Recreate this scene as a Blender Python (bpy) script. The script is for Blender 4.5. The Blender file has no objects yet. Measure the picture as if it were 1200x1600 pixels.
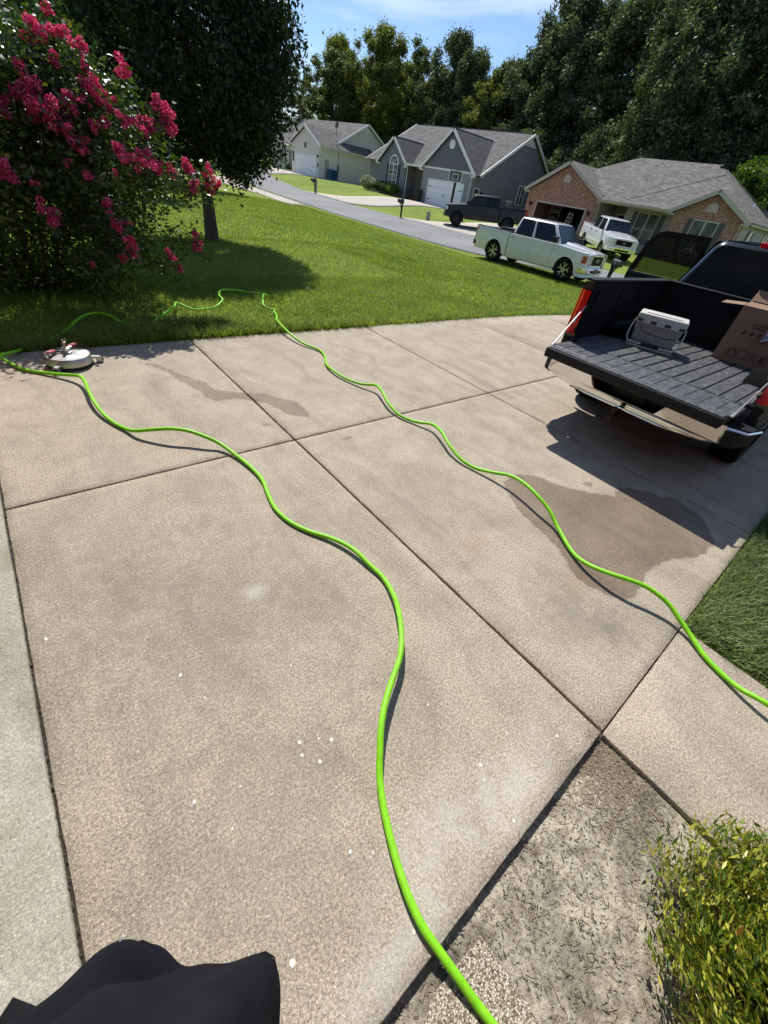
import bpy, bmesh, math, random
import numpy as np
from mathutils import Vector, Matrix
from mathutils.geometry import tessellate_polygon
random.seed(7); rng = np.random.default_rng(7)
scene = bpy.context.scene
COL = scene.collection
R = math.radians

# ------------------------------------------------------------------ camera
cam_d = bpy.data.cameras.new('camera'); cam = bpy.data.objects.new('camera', cam_d); COL.objects.link(cam)
scene.camera = cam
RX = ((0.77313544, -0.31725213, 0.54919276), (-0.61818723, -0.57052841, 0.54068648), (0.14179614, -0.75752783, -0.63721695))
cam.matrix_world = Matrix(((RX[0][0], -RX[0][1], -RX[0][2], 0), (RX[1][0], -RX[1][1], -RX[1][2], 0), (RX[2][0], -RX[2][1], -RX[2][2], 1.8), (0, 0, 0, 1)))
cam_d.sensor_fit = 'VERTICAL'; cam_d.sensor_height = 36; cam_d.sensor_width = 27; cam_d.lens = 36 * 618 / 1600
cam_d.clip_start = 0.05; cam_d.clip_end = 2000

# ------------------------------------------------------------------ world, sun, exposure
SUN = Vector((.306, .715, 1)).normalized()
w = bpy.data.worlds.new('World'); scene.world = w; w.use_nodes = True
nt = w.node_tree; nt.nodes.clear()
def N(t, typ, **kw):
    n = t.nodes.new(typ)
    for k, v in kw.items():
        if k.startswith('i_'):
            key = k[2:]
            n.inputs[int(key) if key.isdigit() else key].default_value = v
        else: setattr(n, k, v)
    return n
sky = N(nt, 'ShaderNodeTexSky', sky_type='NISHITA', sun_disc=False, sun_elevation=R(52.1), sun_rotation=R(23.2), altitude=300, air_density=0.95, dust_density=0.05, ozone_density=4.0)
tc = N(nt, 'ShaderNodeTexCoord'); mp = N(nt, 'ShaderNodeMapping'); mp.inputs['Scale'].default_value = (1.0, 1.7, 4.2); mp.inputs['Rotation'].default_value = (0, 0, R(35))
n1 = N(nt, 'ShaderNodeTexNoise', i_Scale=1.7, i_Detail=9, i_Roughness=.58, i_Distortion=.7)
cr = N(nt, 'ShaderNodeValToRGB'); cr.color_ramp.elements[0].position = .5; cr.color_ramp.elements[0].color = (0, 0, 0, 1); cr.color_ramp.elements[1].position = .78; cr.color_ramp.elements[1].color = (1, 1, 1, 1)
mul = N(nt, 'ShaderNodeMath', operation='MULTIPLY'); mul.inputs[1].default_value = .8
mx = N(nt, 'ShaderNodeMix', data_type='RGBA'); mx.inputs['B'].default_value = (8.2, 8.9, 9.6, 1)
bg = N(nt, 'ShaderNodeBackground', i_Strength=.115); wo = N(nt, 'ShaderNodeOutputWorld')
nt.links.new(tc.outputs['Generated'], mp.inputs[0]); nt.links.new(mp.outputs[0], n1.inputs['Vector']); nt.links.new(n1.outputs['Fac'], cr.inputs[0])
nt.links.new(cr.outputs[0], mul.inputs[0]); nt.links.new(mul.outputs[0], mx.inputs['Factor']); nt.links.new(sky.outputs[0], mx.inputs['A'])
nt.links.new(mx.outputs['Result'], bg.inputs[0]); nt.links.new(bg.outputs[0], wo.inputs[0])
sd = bpy.data.lights.new('sun', 'SUN'); sd.energy = 4.6; sd.angle = R(.53); sd.color = (1, .965, .9)
so = bpy.data.objects.new('sun', sd); COL.objects.link(so); so.rotation_euler = SUN.to_track_quat('Z', 'Y').to_euler(); so.location = (10, 20, 40)
scene.view_settings.view_transform = 'Standard'; scene.view_settings.look = 'None'; scene.view_settings.exposure = 0.18; scene.view_settings.gamma = 1
scene.view_settings.use_curve_mapping = False
try:
    scene.cycles.max_bounces = 8; scene.cycles.transparent_max_bounces = 12
except Exception: pass

# ------------------------------------------------------------------ materials
MATS = {}
def newmat(name):
    m = bpy.data.materials.new(name); m.use_nodes = True; m.node_tree.nodes.clear(); MATS[name] = m
    return m, m.node_tree
def ramp(t, stops):
    c = t.nodes.new('ShaderNodeValToRGB'); e = c.color_ramp.elements
    while len(e) < len(stops): e.new(.5)
    for i, (p, col) in enumerate(stops): e[i].position = p; e[i].color = (*col, 1) if len(col) == 3 else col
    return c
def mixc(t, fac, a, b, blend='MIX'):
    m = t.nodes.new('ShaderNodeMix'); m.data_type = 'RGBA'; m.blend_type = blend
    for s, v in (('Factor', fac), ('A', a), ('B', b)):
        if isinstance(v, (int, float)): m.inputs[s].default_value = v
        elif isinstance(v, tuple): m.inputs[s].default_value = (*v, 1) if len(v) == 3 else v
        else: t.links.new(v, m.inputs[s])
    return m.outputs['Result']
def math_(t, op, a, b=None, c=None, clamp=False):
    m = t.nodes.new('ShaderNodeMath'); m.operation = op; m.use_clamp = clamp
    for i, v in enumerate((a, b, c)):
        if v is None: continue
        if isinstance(v, (int, float)): m.inputs[i].default_value = v
        else: t.links.new(v, m.inputs[i])
    return m.outputs[0]
def noise(t, scale, detail=3, rough=.5, vec=None, dist=0, out='Fac'):
    n = N(t, 'ShaderNodeTexNoise', i_Scale=scale, i_Detail=detail, i_Roughness=rough, i_Distortion=dist)
    if vec is not None: t.links.new(vec, n.inputs['Vector'])
    return n.outputs[out]
def finish(t, col, rough=.6, metal=0., bump=None, bstr=.3, bdist=.01, coat=0., spec=None, trans=None, ior=None, emis=None):
    p = t.nodes.new('ShaderNodeBsdfPrincipled'); o = t.nodes.new('ShaderNodeOutputMaterial')
    for s, v in (('Base Color', col), ('Roughness', rough), ('Metallic', metal)):
        if isinstance(v, (int, float)): p.inputs[s].default_value = v
        elif isinstance(v, tuple): p.inputs[s].default_value = (*v, 1)
        else: t.links.new(v, p.inputs[s])
    if coat: p.inputs['Coat Weight'].default_value = coat; p.inputs['Coat Roughness'].default_value = .03
    if spec is not None: p.inputs['Specular IOR Level'].default_value = spec
    if trans: p.inputs['Transmission Weight'].default_value = trans
    if ior: p.inputs['IOR'].default_value = ior
    if bump is not None:
        b = N(t, 'ShaderNodeBump', i_Strength=bstr, i_Distance=bdist); t.links.new(bump, b.inputs['Height']); t.links.new(b.outputs[0], p.inputs['Normal'])
    t.links.new(p.outputs[0], o.inputs[0])
    return p
def obj_vec(t): return t.nodes.new('ShaderNodeTexCoord').outputs['Object']
def pos_vec(t): return t.nodes.new('ShaderNodeNewGeometry').outputs['Position']
def simple(name, col, rough=.5, metal=0., coat=0., var=.12, nscale=6, bumpscale=None, bstr=.15, spec=None):
    m, t = newmat(name); v = obj_vec(t)
    n = noise(t, nscale, 4, .6, v)
    dk = tuple(c * (1 - var) for c in col); lt = tuple(min(1, c * (1 + var)) for c in col)
    c = ramp(t, [(.3, dk), (.7, lt)]); t.links.new(n, c.inputs[0])
    rr = math_(t, 'MULTIPLY_ADD', n, .16, rough - .08)
    b = noise(t, bumpscale, 3, .6, v) if bumpscale else None
    finish(t, c.outputs[0], rr, metal, b, bstr, .004, coat, spec)
    return m

# concrete --------------------------------------------------------------
def concrete(name, base, dark, light, wet=False, speck=1.0, blotch=.5):
    m, t = newmat(name); v = pos_vec(t)
    big = noise(t, .55, 5, .62, v); mid = noise(t, 3.2, 6, .7, v, .4); fine = noise(t, 150, 4, .75, v); grit = noise(t, 330, 2, .6, v)
    c0 = ramp(t, [(.3, dark), (.5, base), (.72, light)]); t.links.new(mid, c0.inputs[0])
    col = mixc(t, math_(t, 'MULTIPLY', big, blotch), c0.outputs[0], tuple(x * .74 for x in base))
    # streaky grey tyre / grime wear
    mpn = t.nodes.new('ShaderNodeMapping'); mpn.inputs['Rotation'].default_value = (0, 0, R(20)); mpn.inputs['Scale'].default_value = (1, .22, 1); t.links.new(v, mpn.inputs[0])
    st = noise(t, 3.1, 6, .72, mpn.outputs[0], .6); sr = ramp(t, [(.5, (0, 0, 0)), (.75, (1, 1, 1))]); t.links.new(st, sr.inputs[0])
    col = mixc(t, math_(t, 'MULTIPLY', sr.outputs[0], .62), col, (.2, .178, .155))
    # exposed sand grains, light and dark
    fr = ramp(t, [(.36, (.48, .46, .44)), (.48, (1, 1, 1)), (.55, (1, 1, 1)), (.68, (1.75, 1.7, 1.6))]); t.links.new(fine, fr.inputs[0])
    col = mixc(t, speck, col, fr.outputs[0], 'MULTIPLY')
    gr = ramp(t, [(.34, (.42, .4, .39)), (.46, (1, 1, 1)), (.57, (1, 1, 1)), (.67, (1.8, 1.74, 1.64))]); t.links.new(grit, gr.inputs[0])
    col = mixc(t, speck * .8, col, gr.outputs[0], 'MULTIPLY')
    cg = noise(t, 92, 2, .6, v); cgr = ramp(t, [(.36, (.74, .72, .7)), (.5, (1, 1, 1)), (.64, (1.26, 1.25, 1.22))]); t.links.new(cg, cgr.inputs[0]); col = mixc(t, speck, col, cgr.outputs[0], 'MULTIPLY')
    vor = N(t, 'ShaderNodeTexVoronoi', i_Scale=70); t.links.new(v, vor.inputs['Vector'])
    peb = ramp(t, [(.14, (1, 1, 1)), (.24, (0, 0, 0))]); t.links.new(vor.outputs['Distance'], peb.inputs[0])
    sel = N(t, 'ShaderNodeSeparateColor'); t.links.new(vor.outputs['Color'], sel.inputs[0])
    pick = math_(t, 'GREATER_THAN', sel.outputs[0], .86)
    pf = math_(t, 'MULTIPLY', math_(t, 'MULTIPLY', peb.outputs[0], pick), .7 * speck)
    col = mixc(t, pf, col, (.72, .66, .56))
    # pale efflorescence near the edges
    ef = noise(t, 1.3, 7, .75, v, .8); er = ramp(t, [(.6, (0, 0, 0)), (.8, (1, 1, 1))]); t.links.new(ef, er.inputs[0])
    col = mixc(t, math_(t, 'MULTIPLY', er.outputs[0], .45), col, (.5, .475, .43))
    # broad worn and pale zones of their own
    def patch_(cx, cy, rx, ry, c_, amt, col):
        sx = t.nodes.new('ShaderNodeSeparateXYZ'); t.links.new(v, sx.inputs[0]); a_ = math_(t, 'DIVIDE', math_(t, 'SUBTRACT', sx.outputs[0], cx), rx); b_ = math_(t, 'DIVIDE', math_(t, 'SUBTRACT', sx.outputs[1], cy), ry)
        d_ = math_(t, 'SQRT', math_(t, 'ADD', math_(t, 'MULTIPLY', a_, a_), math_(t, 'MULTIPLY', b_, b_))); k_ = math_(t, 'ADD', math_(t, 'SUBTRACT', 1., d_), math_(t, 'MULTIPLY_ADD', noise(t, 13, 9, .8, v, .5), 3.4, -1.75), clamp=True)
        return mixc(t, math_(t, 'MULTIPLY', k_, amt), col, c_)
    if wet:
        for cx, cy, rx, ry, c_, amt in ((.62, -.02, .42, .2, (.6, .57, .54), .4), (.95, -.1, .3, .14, (.6, .57, .54), .4), (.25, -.15, .3, .1, (.55, .53, .5), .5), (1.95, .25, .35, .3, (.2, .175, .15), .6), (2.1, .05, .2, .2, (.19, .165, .14), .6), (.3, 1.3, .9, .8, (.21, .182, .155), .5), (.05, .35, .5, .5, (.22, .195, .165), .35), (-.1, 2.0, .5, .9, (.24, .21, .18), .4), (.75, .45, .3, .3, (.2, .175, .15), .45), (.5, 1.35, .09, .07, (.6, .58, .54), .6), (1.9, 1.6, .7, .5, (.24, .205, .17), .35), (2.25, .35, .3, .12, (.3, .22, .12), .45), (1.9, .95, .15, .1, (.3, .2, .1), .4)): col = patch_(cx, cy, rx, ry, c_, amt, col)
    rough = .88
    if wet:
        a = N(t, 'ShaderNodeAttribute', attribute_name='wet'); n2 = noise(t, 14, 4, .7, v)
        d = math_(t, 'ADD', a.outputs['Fac'], math_(t, 'MULTIPLY_ADD', n2, .09, -.045))
        msk = N(t, 'ShaderNodeMapRange'); msk.inputs['From Min'].default_value = .006; msk.inputs['From Max'].default_value = -.012
        t.links.new(d, msk.inputs['Value'])
        tr = noise(t, 6, 3, .6, v); f = math_(t, 'MULTIPLY', msk.outputs[0], math_(t, 'MULTIPLY_ADD', tr, .3, .75), clamp=True)
        col = mixc(t, f, col, mixc(t, 1., col, (.5, .445, .405), 'MULTIPLY'))
        rough = math_(t, 'MULTIPLY_ADD', msk.outputs[0], -.22, .88)
    bm = math_(t, 'ADD', fine, math_(t, 'MULTIPLY', grit, .5))
    finish(t, col, rough, 0, bm, .5, .0022, spec=.3)
    return m
concrete('driveway_concrete', (.45, .382, .3), (.34, .284, .22), (.545, .47, .375), wet=True)
concrete('garage_concrete', (.42, .39, .325), (.31, .265, .2), (.53, .505, .44), speck=.6, blotch=.35)
concrete('far_concrete', (.56, .5, .43), (.48, .43, .37), (.62, .57, .5), speck=.3)
# exposed aggregate
m, t = newmat('aggregate'); v = pos_vec(t); vor = N(t, 'ShaderNodeTexVoronoi', i_Scale=190); t.links.new(v, vor.inputs['Vector'])
cc = N(t, 'ShaderNodeSeparateColor'); t.links.new(vor.outputs['Color'], cc.inputs[0])
pc = ramp(t, [(0, (.2, .15, .1)), (.3, (.42, .34, .24)), (.6, (.6, .52, .4)), (1, (.75, .7, .6))]); t.links.new(cc.outputs[0], pc.inputs[0])
ed = ramp(t, [(.35, (1, 1, 1)), (.7, (.3, .26, .21))]); t.links.new(vor.outputs['Distance'], ed.inputs[0])
finish(t, mixc(t, 1., pc.outputs[0], ed.outputs[0], 'MULTIPLY'), .7, 0, math_(t, 'MULTIPLY', vor.outputs['Distance'], -1.), .7, .003)
# asphalt
m, t = newmat('asphalt'); v = pos_vec(t); a1 = noise(t, .35, 5, .6, v); a2 = noise(t, 60, 3, .7, v)
c = ramp(t, [(.3, (.165, .163, .168)), (.7, (.25, .247, .25))]); t.links.new(a1, c.inputs[0]); c2 = ramp(t, [(.35, (.75, .75, .75)), (.65, (1.25, 1.25, 1.25))]); t.links.new(a2, c2.inputs[0])
finish(t, mixc(t, 1., c.outputs[0], c2.outputs[0], 'MULTIPLY'), .85, 0, a2, .4, .01)
# lawn ground under blades
m, t = newmat('lawn'); v = pos_vec(t); a1 = noise(t, .22, 5, .65, v, .5); a2 = noise(t, 9, 5, .75, v); a3 = noise(t, 1.4, 5, .7, v, .3)
c = ramp(t, [(.3, (.165, .235, .05)), (.55, (.235, .3, .065)), (.75, (.3, .325, .09))]); t.links.new(a1, c.inputs[0])
c3 = ramp(t, [(.3, (.8, .84, .7)), (.7, (1.15, 1.1, 1.1))]); t.links.new(a3, c3.inputs[0])
c2 = ramp(t, [(.3, (.62, .68, .5)), (.7, (1.25, 1.2, 1.15))]); t.links.new(a2, c2.inputs[0])
finish(t, mixc(t, 1., mixc(t, 1., c.outputs[0], c3.outputs[0], 'MULTIPLY'), c2.outputs[0], 'MULTIPLY'), .95, 0, a2, .8, .05, spec=.1)
# soil
m, t = newmat('sandy_soil'); v = pos_vec(t); a1 = noise(t, 2.6, 7, .7, v, .6); a2 = noise(t, 70, 6, .8, v); a3 = noise(t, 16, 6, .75, v, .5)
c = ramp(t, [(.36, (.24, .205, .165)), (.48, (.43, .38, .3)), (.62, (.7, .63, .48))]); t.links.new(a1, c.inputs[0])
c2 = ramp(t, [(.34, (.5, .46, .42)), (.5, (1, 1, 1)), (.7, (1.3, 1.28, 1.2))]); t.links.new(a2, c2.inputs[0])
c3 = ramp(t, [(.38, (.6, .57, .53)), (.52, (1, 1, 1))]); t.links.new(a3, c3.inputs[0])
finish(t, mixc(t, .9, mixc(t, 1., c.outputs[0], c2.outputs[0], 'MULTIPLY'), c3.outputs[0], 'MULTIPLY'), .95, 0, math_(t, 'ADD', a2, a3), .9, .012, spec=.15)
simple('dark_soil', (.035, .028, .022), .95, nscale=20, bumpscale=60, bstr=.6)
simple('paint_spot', (.72, .69, .62), .8, nscale=80)
def leafmat(name, stops, transl=.35, tcol=(.25, .4, .04), rough=.45, spec=.4):
    m, t = newmat(name); g = t.nodes.new('ShaderNodeNewGeometry')
    c = ramp(t, stops); t.links.new(g.outputs['Random Per Island'], c.inputs[0])
    n = noise(t, 1.1, 3, .6, g.outputs['Position']); nr = ramp(t, [(.3, (.72, .76, .7)), (.7, (1.25, 1.2, 1.1))]); t.links.new(n, nr.inputs[0])
    col = mixc(t, 1., c.outputs[0], nr.outputs[0], 'MULTIPLY')
    p = N(t, 'ShaderNodeBsdfPrincipled', i_Roughness=rough); p.inputs['Specular IOR Level'].default_value = spec; t.links.new(col, p.inputs['Base Color'])
    tr = t.nodes.new('ShaderNodeBsdfTranslucent'); t.links.new(mixc(t, 1., col, tuple(x * 4 for x in tcol), 'MULTIPLY'), tr.inputs[0])
    ms = N(t, 'ShaderNodeMixShader', i_Fac=transl); o = t.nodes.new('ShaderNodeOutputMaterial')
    t.links.new(p.outputs[0], ms.inputs[1]); t.links.new(tr.outputs[0], ms.inputs[2]); t.links.new(ms.outputs[0], o.inputs[0])
    return m
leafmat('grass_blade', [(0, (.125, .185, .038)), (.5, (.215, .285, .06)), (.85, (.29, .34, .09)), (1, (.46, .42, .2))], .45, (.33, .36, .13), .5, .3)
leafmat('grass_patch_blade', [(0, (.1, .155, .055)), (.5, (.19, .26, .095)), (.85, (.27, .34, .14)), (1, (.5, .48, .3))], .35, (.28, .32, .14), .5, .35)  # cooler, less yellow greens for the patch beside the walk
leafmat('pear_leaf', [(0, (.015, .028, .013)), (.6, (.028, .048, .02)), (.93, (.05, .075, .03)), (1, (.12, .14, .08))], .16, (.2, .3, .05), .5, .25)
leafmat('myrtle_leaf', [(0, (.026, .05, .016)), (.55, (.052, .09, .028)), (.88, (.095, .14, .04)), (1, (.2, .15, .06))], .28, (.3, .4, .06), .35, .5)
leafmat('wood_leaf', [(0, (.055, .08, .03)), (.5, (.1, .135, .046)), (.85, (.16, .19, .07)), (1, (.24, .25, .1))], .36, (.34, .38, .14), .5, .35)
leafmat('wood_leaf_dark', [(0, (.042, .06, .036)), (.5, (.08, .104, .062)), (.85, (.14, .165, .1)), (1, (.25, .27, .17))], .36, (.3, .35, .16), .5, .25)
leafmat('wood_leaf_olive', [(0, (.08, .1, .03)), (.5, (.14, .17, .045)), (.9, (.2, .225, .06)), (1, (.27, .27, .1))], .42, (.36, .37, .12), .5, .3)
leafmat('bright_leaf', [(0, (.06, .1, .02)), (.6, (.12, .19, .035)), (1, (.2, .27, .05))], .4, (.3, .38, .08), .45, .35)
leafmat('nandina_leaf', [(0, (.05, .1, .02)), (.35, (.12, .19, .03)), (.62, (.34, .38, .05)), (.9, (.6, .56, .1)), (.98, (.42, .34, .08)), (1, (.35, .09, .05))], .35, (.3, .34, .08), .35, .5)
leafmat('blossom', [(0, (.46, .03, .13)), (.5, (.74, .08, .27)), (.85, (.88, .2, .42)), (1, (.6, .3, .2))], .3, (.33, .12, .22), .6, .2)
leafmat('white_blossom', [(0, (.1, .16, .05)), (.5, (.4, .45, .3)), (1, (.75, .72, .62))], .2, (.3, .3, .25), .6, .2)
simple('bark', (.085, .062, .047), .9, nscale=14, bumpscale=40, bstr=.8, var=.35)
simple('stem', (.12, .075, .045), .85, nscale=20)
simple('mulch_chip', (.11, .09, .07), .9, var=.4, nscale=9)
simple('dry_straw', (.27, .21, .14), .9, var=.3, nscale=9)
# hose
m, t = newmat('hose_green'); v = obj_vec(t); n = noise(t, 30, 3, .6, v)
c = ramp(t, [(.3, (.21, .6, .012)), (.7, (.29, .76, .02))]); t.links.new(n, c.inputs[0]); n9 = noise(t, 9, 9, .85, v, .4); r9 = ramp(t, [(.58, (1, 1, 1)), (.72, (.62, .6, .5))]); t.links.new(n9, r9.inputs[0]); c_h = mixc(t, 1., c.outputs[0], r9.outputs[0], 'MULTIPLY'); finish(t, c_h, math_(t, 'MULTIPLY_ADD', n9, .4, .28), 0, noise(t, 220, 2, .5, v), .15, .002, spec=.4)
# houses
def siding(name, col, lap=.115, vertical=False, var=.06):
    m, t = newmat(name); v = obj_vec(t); s = t.nodes.new('ShaderNodeSeparateXYZ'); t.links.new(v, s.inputs[0])
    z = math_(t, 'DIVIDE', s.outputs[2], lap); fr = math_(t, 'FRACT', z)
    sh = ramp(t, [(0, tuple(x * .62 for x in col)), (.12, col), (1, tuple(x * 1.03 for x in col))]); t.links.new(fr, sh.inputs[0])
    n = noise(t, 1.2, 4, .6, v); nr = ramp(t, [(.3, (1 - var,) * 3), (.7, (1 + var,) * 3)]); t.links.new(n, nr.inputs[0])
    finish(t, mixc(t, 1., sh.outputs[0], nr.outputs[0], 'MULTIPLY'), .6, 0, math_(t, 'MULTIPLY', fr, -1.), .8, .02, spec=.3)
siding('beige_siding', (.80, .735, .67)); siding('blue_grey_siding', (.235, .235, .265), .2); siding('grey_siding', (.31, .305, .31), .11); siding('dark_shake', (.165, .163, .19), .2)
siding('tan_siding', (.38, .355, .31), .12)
simple('smooth_grey_wall', (.2, .19, .18), .7, var=.05, nscale=3)
simple('white_trim', (.84, .83, .82), .45, var=.04); simple('tan_trim', (.46, .42, .36), .55, var=.05)
simple('garage_door_white', (.9, .91, .94), .4, var=.03); simple('navy_shutter', (.02, .045, .085), .5); simple('grey_shutter', (.075, .08, .072), .55)
simple('slab_foundation', (.33, .3, .26), .9, bumpscale=30); simple('interior_dark', (.02, .019, .018), .9); simple('brown_brick_base', (.16, .07, .05), .85, nscale=14, var=.3)
def shingle(name, col):
    m, t = newmat(name); v = obj_vec(t)
    b = N(t, 'ShaderNodeTexBrick'); b.inputs['Scale'].default_value = 1; b.inputs['Brick Width'].default_value = .32; b.inputs['Row Height'].default_value = .145; b.inputs['Mortar Size'].default_value = .012
    b.inputs['Color1'].default_value = (*[x * .72 for x in col], 1); b.inputs['Color2'].default_value = (*[x * 1.28 for x in col], 1); b.inputs['Mortar'].default_value = (*[x * .45 for x in col], 1)
    u = N(t, 'ShaderNodeUVMap'); t.links.new(u.outputs[0], b.inputs[0]); n = noise(t, 1.2, 4, .6, v); nr = ramp(t, [(.3, (.82,) * 3), (.7, (1.2,) * 3)]); t.links.new(n, nr.inputs[0])
    finish(t, mixc(t, 1., b.outputs[0], nr.outputs[0], 'MULTIPLY'), .92, 0, b.outputs['Fac'], -.4, .01, spec=.2)
shingle('charcoal_shingle', (.115, .112, .115)); shingle('grey_shingle', (.17, .16, .155)); shingle('brown_grey_shingle', (.2, .182, .168))
m, t = newmat('red_brick'); v = obj_vec(t); b = N(t, 'ShaderNodeTexBrick'); b.inputs['Scale'].default_value = 1; b.inputs['Brick Width'].default_value = .21; b.inputs['Row Height'].default_value = .075; b.inputs['Mortar Size'].default_value = .011; b.inputs['Bias'].default_value = -.1
b.inputs['Color1'].default_value = (.26, .075, .045, 1); b.inputs['Color2'].default_value = (.48, .21, .135, 1); b.inputs['Mortar'].default_value = (.33, .29, .25, 1)
u = N(t, 'ShaderNodeUVMap'); t.links.new(u.outputs[0], b.inputs[0]); n = noise(t, 7, 5, .8, v); nr = ramp(t, [(.36, (.5, .45, .45)), (.5, (1, 1, 1)), (.66, (1.5, 1.45, 1.4))]); t.links.new(n, nr.inputs[0])
finish(t, mixc(t, 1., b.outputs[0], nr.outputs[0], 'MULTIPLY'), .9, 0, b.outputs['Fac'], -.6, .01)
# vehicles
def paint(name, col, rough=.25, metal=0., coat=1.):
    m, t = newmat(name); v = obj_vec(t); n = noise(t, 2.2, 5, .65, v); r_ = math_(t, 'MULTIPLY_ADD', n, .18, rough - .09)
    c = ramp(t, [(.3, tuple(x * .94 for x in col)), (.7, col)]); t.links.new(n, c.inputs[0]); finish(t, c.outputs[0], r_, metal, coat=coat)
paint('white_paint', (.84, .84, .87)); paint('black_paint', (.003, .0035, .0045), .22, 0, .6); paint('charcoal_paint', (.004, .0052, .0055), .38, 0, .12)
m, t = newmat('dark_glass'); v = obj_vec(t); n = noise(t, 2.5, 3, .5, v); c = ramp(t, [(.35, (.001, .0012, .0015)), (.7, (.003, .004, .005))]); t.links.new(n, c.inputs[0]); finish(t, c.outputs[0], .05, 0, spec=.1)
m, t = newmat('side_glass'); v = obj_vec(t); n = noise(t, 2.5, 3, .5, v); c = ramp(t, [(.35, (.006, .007, .009)), (.7, (.02, .025, .03))]); t.links.new(n, c.inputs[0]); finish(t, c.outputs[0], .06, 0, spec=.35)
m, t = newmat('windshield_glass'); v = obj_vec(t); n = noise(t, 3, 3, .5, v); c = ramp(t, [(.35, (.012, .018, .02)), (.7, (.045, .058, .065))]); t.links.new(n, c.inputs[0]); finish(t, c.outputs[0], .05, 0, spec=.4)
m, t = newmat('window_glass'); v = obj_vec(t); n = noise(t, 1.5, 3, .5, v); c = ramp(t, [(.35, (.05, .055, .06)), (.7, (.15, .16, .165))]); t.links.new(n, c.inputs[0]); finish(t, c.outputs[0], .12)
m, t = newmat('tinted_glass'); p = t.nodes.new('ShaderNodeBsdfTransparent'); p.inputs[0].default_value = (.34, .36, .34, 1); g_ = N(t, 'ShaderNodeBsdfGlossy', i_Roughness=.03); f = N(t, 'ShaderNodeFresnel', i_IOR=1.5); ms = t.nodes.new('ShaderNodeMixShader'); o = t.nodes.new('ShaderNodeOutputMaterial')
t.links.new(f.outputs[0], ms.inputs[0]); t.links.new(p.outputs[0], ms.inputs[1]); t.links.new(g_.outputs[0], ms.inputs[2]); t.links.new(ms.outputs[0], o.inputs[0])
simple('chrome', (.85, .84, .82), .1, 1., var=.1, nscale=3); simple('alloy', (.55, .55, .55), .3, .9, var=.1); simple('black_wheel', (.012, .012, .013), .4, .3)
simple('rubber', (.011, .011, .011), .8, bumpscale=60, spec=.25); simple('black_plastic', (.012, .0125, .0135), .6, bumpscale=200, bstr=.1, spec=.3); simple('underbody', (.005, .005, .005), .95, spec=.1)
m, t = newmat('bedliner'); v = obj_vec(t); mpn = t.nodes.new('ShaderNodeMapping'); mpn.inputs['Scale'].default_value = (.9, 2.4, 1); t.links.new(v, mpn.inputs[0])
s1 = noise(t, 9, 10, .85, mpn.outputs[0], .15); sc = ramp(t, [(.45, (.05, .051, .055)), (.58, (.12, .122, .126)), (.66, (.26, .26, .265)), (.72, (.7, .7, .7))]); t.links.new(s1, sc.inputs[0])
finish(t, sc.outputs[0], .55, 0, noise(t, 70, 3, .6, v), .3, .003)
simple('bed_wall_liner', (.0065, .007, .0085), .7, var=.4, nscale=5, bumpscale=80, spec=.2)
def lens(name, col, em=0):
    m, t = newmat(name); v = obj_vec(t); n = noise(t, 26, 3, .6, v); c = ramp(t, [(.35, tuple(x * .72 for x in col)), (.65, col)]); t.links.new(n, c.inputs[0]); finish(t, c.outputs[0], .18, 0, coat=.25)
lens('red_lens', (.8, .006, .012)); lens('amber_lens', (.55, .1, .04)); lens('clear_lens', (.75, .75, .72)); lens('white_lens', (.6, .5, .5))
simple('plate_white', (.6, .6, .6), .4); simple('grille_black', (.006, .006, .008), .6, spec=.15); simple('badge_blue', (.02, .03, .06), .3, .2)
simple('rusty_steel', (.06, .035, .022), .75, .5, var=.4, nscale=25, bumpscale=90)
# cooler, box, misc
simple('cooler_grey', (.33, .31, .29), .55, var=.05, bumpscale=180, bstr=.08); simple('cooler_lid', (.6, .57, .52), .55, var=.04); simple('cooler_groove', (.05, .05, .05), .7)
m, t = newmat('cardboard'); v = obj_vec(t); n = noise(t, 5, 5, .7, v); c = ramp(t, [(.3, (.25, .155, .095)), (.7, (.31, .2, .125))]); t.links.new(n, c.inputs[0]); finish(t, c.outputs[0], .9, 0, noise(t, 40, 3, .6, v), .1, .002)
simple('print_ink', (.035, .02, .016), .8); simple('red_ink', (.2, .05, .04), .8); simple('plastic_bag', (.6, .65, .72), .2, coat=.6, nscale=14, var=.25)
simple('stainless', (.5, .5, .48), .36, .8, var=.1, nscale=9); simple('brass', (.45, .36, .22), .3, .9); simple('pink_handle', (.72, .13, .17), .5); simple('caster_black', (.02, .02, .02), .6)
simple('label_white', (.72, .72, .72), .5)
simple('black_post', (.012, .012, .014), .6, bumpscale=30); simple('mailbox_black', (.03, .032, .036), .4, .2); simple('bin_blue', (.02, .1, .2), .5, bumpscale=20); simple('bin_black', (.02, .02, .022), .6)
simple('grey_post', (.33, .33, .33), .7); simple('white_flag', (.65, .65, .63), .5); simple('dish_grey', (.13, .12, .12), .5)
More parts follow.
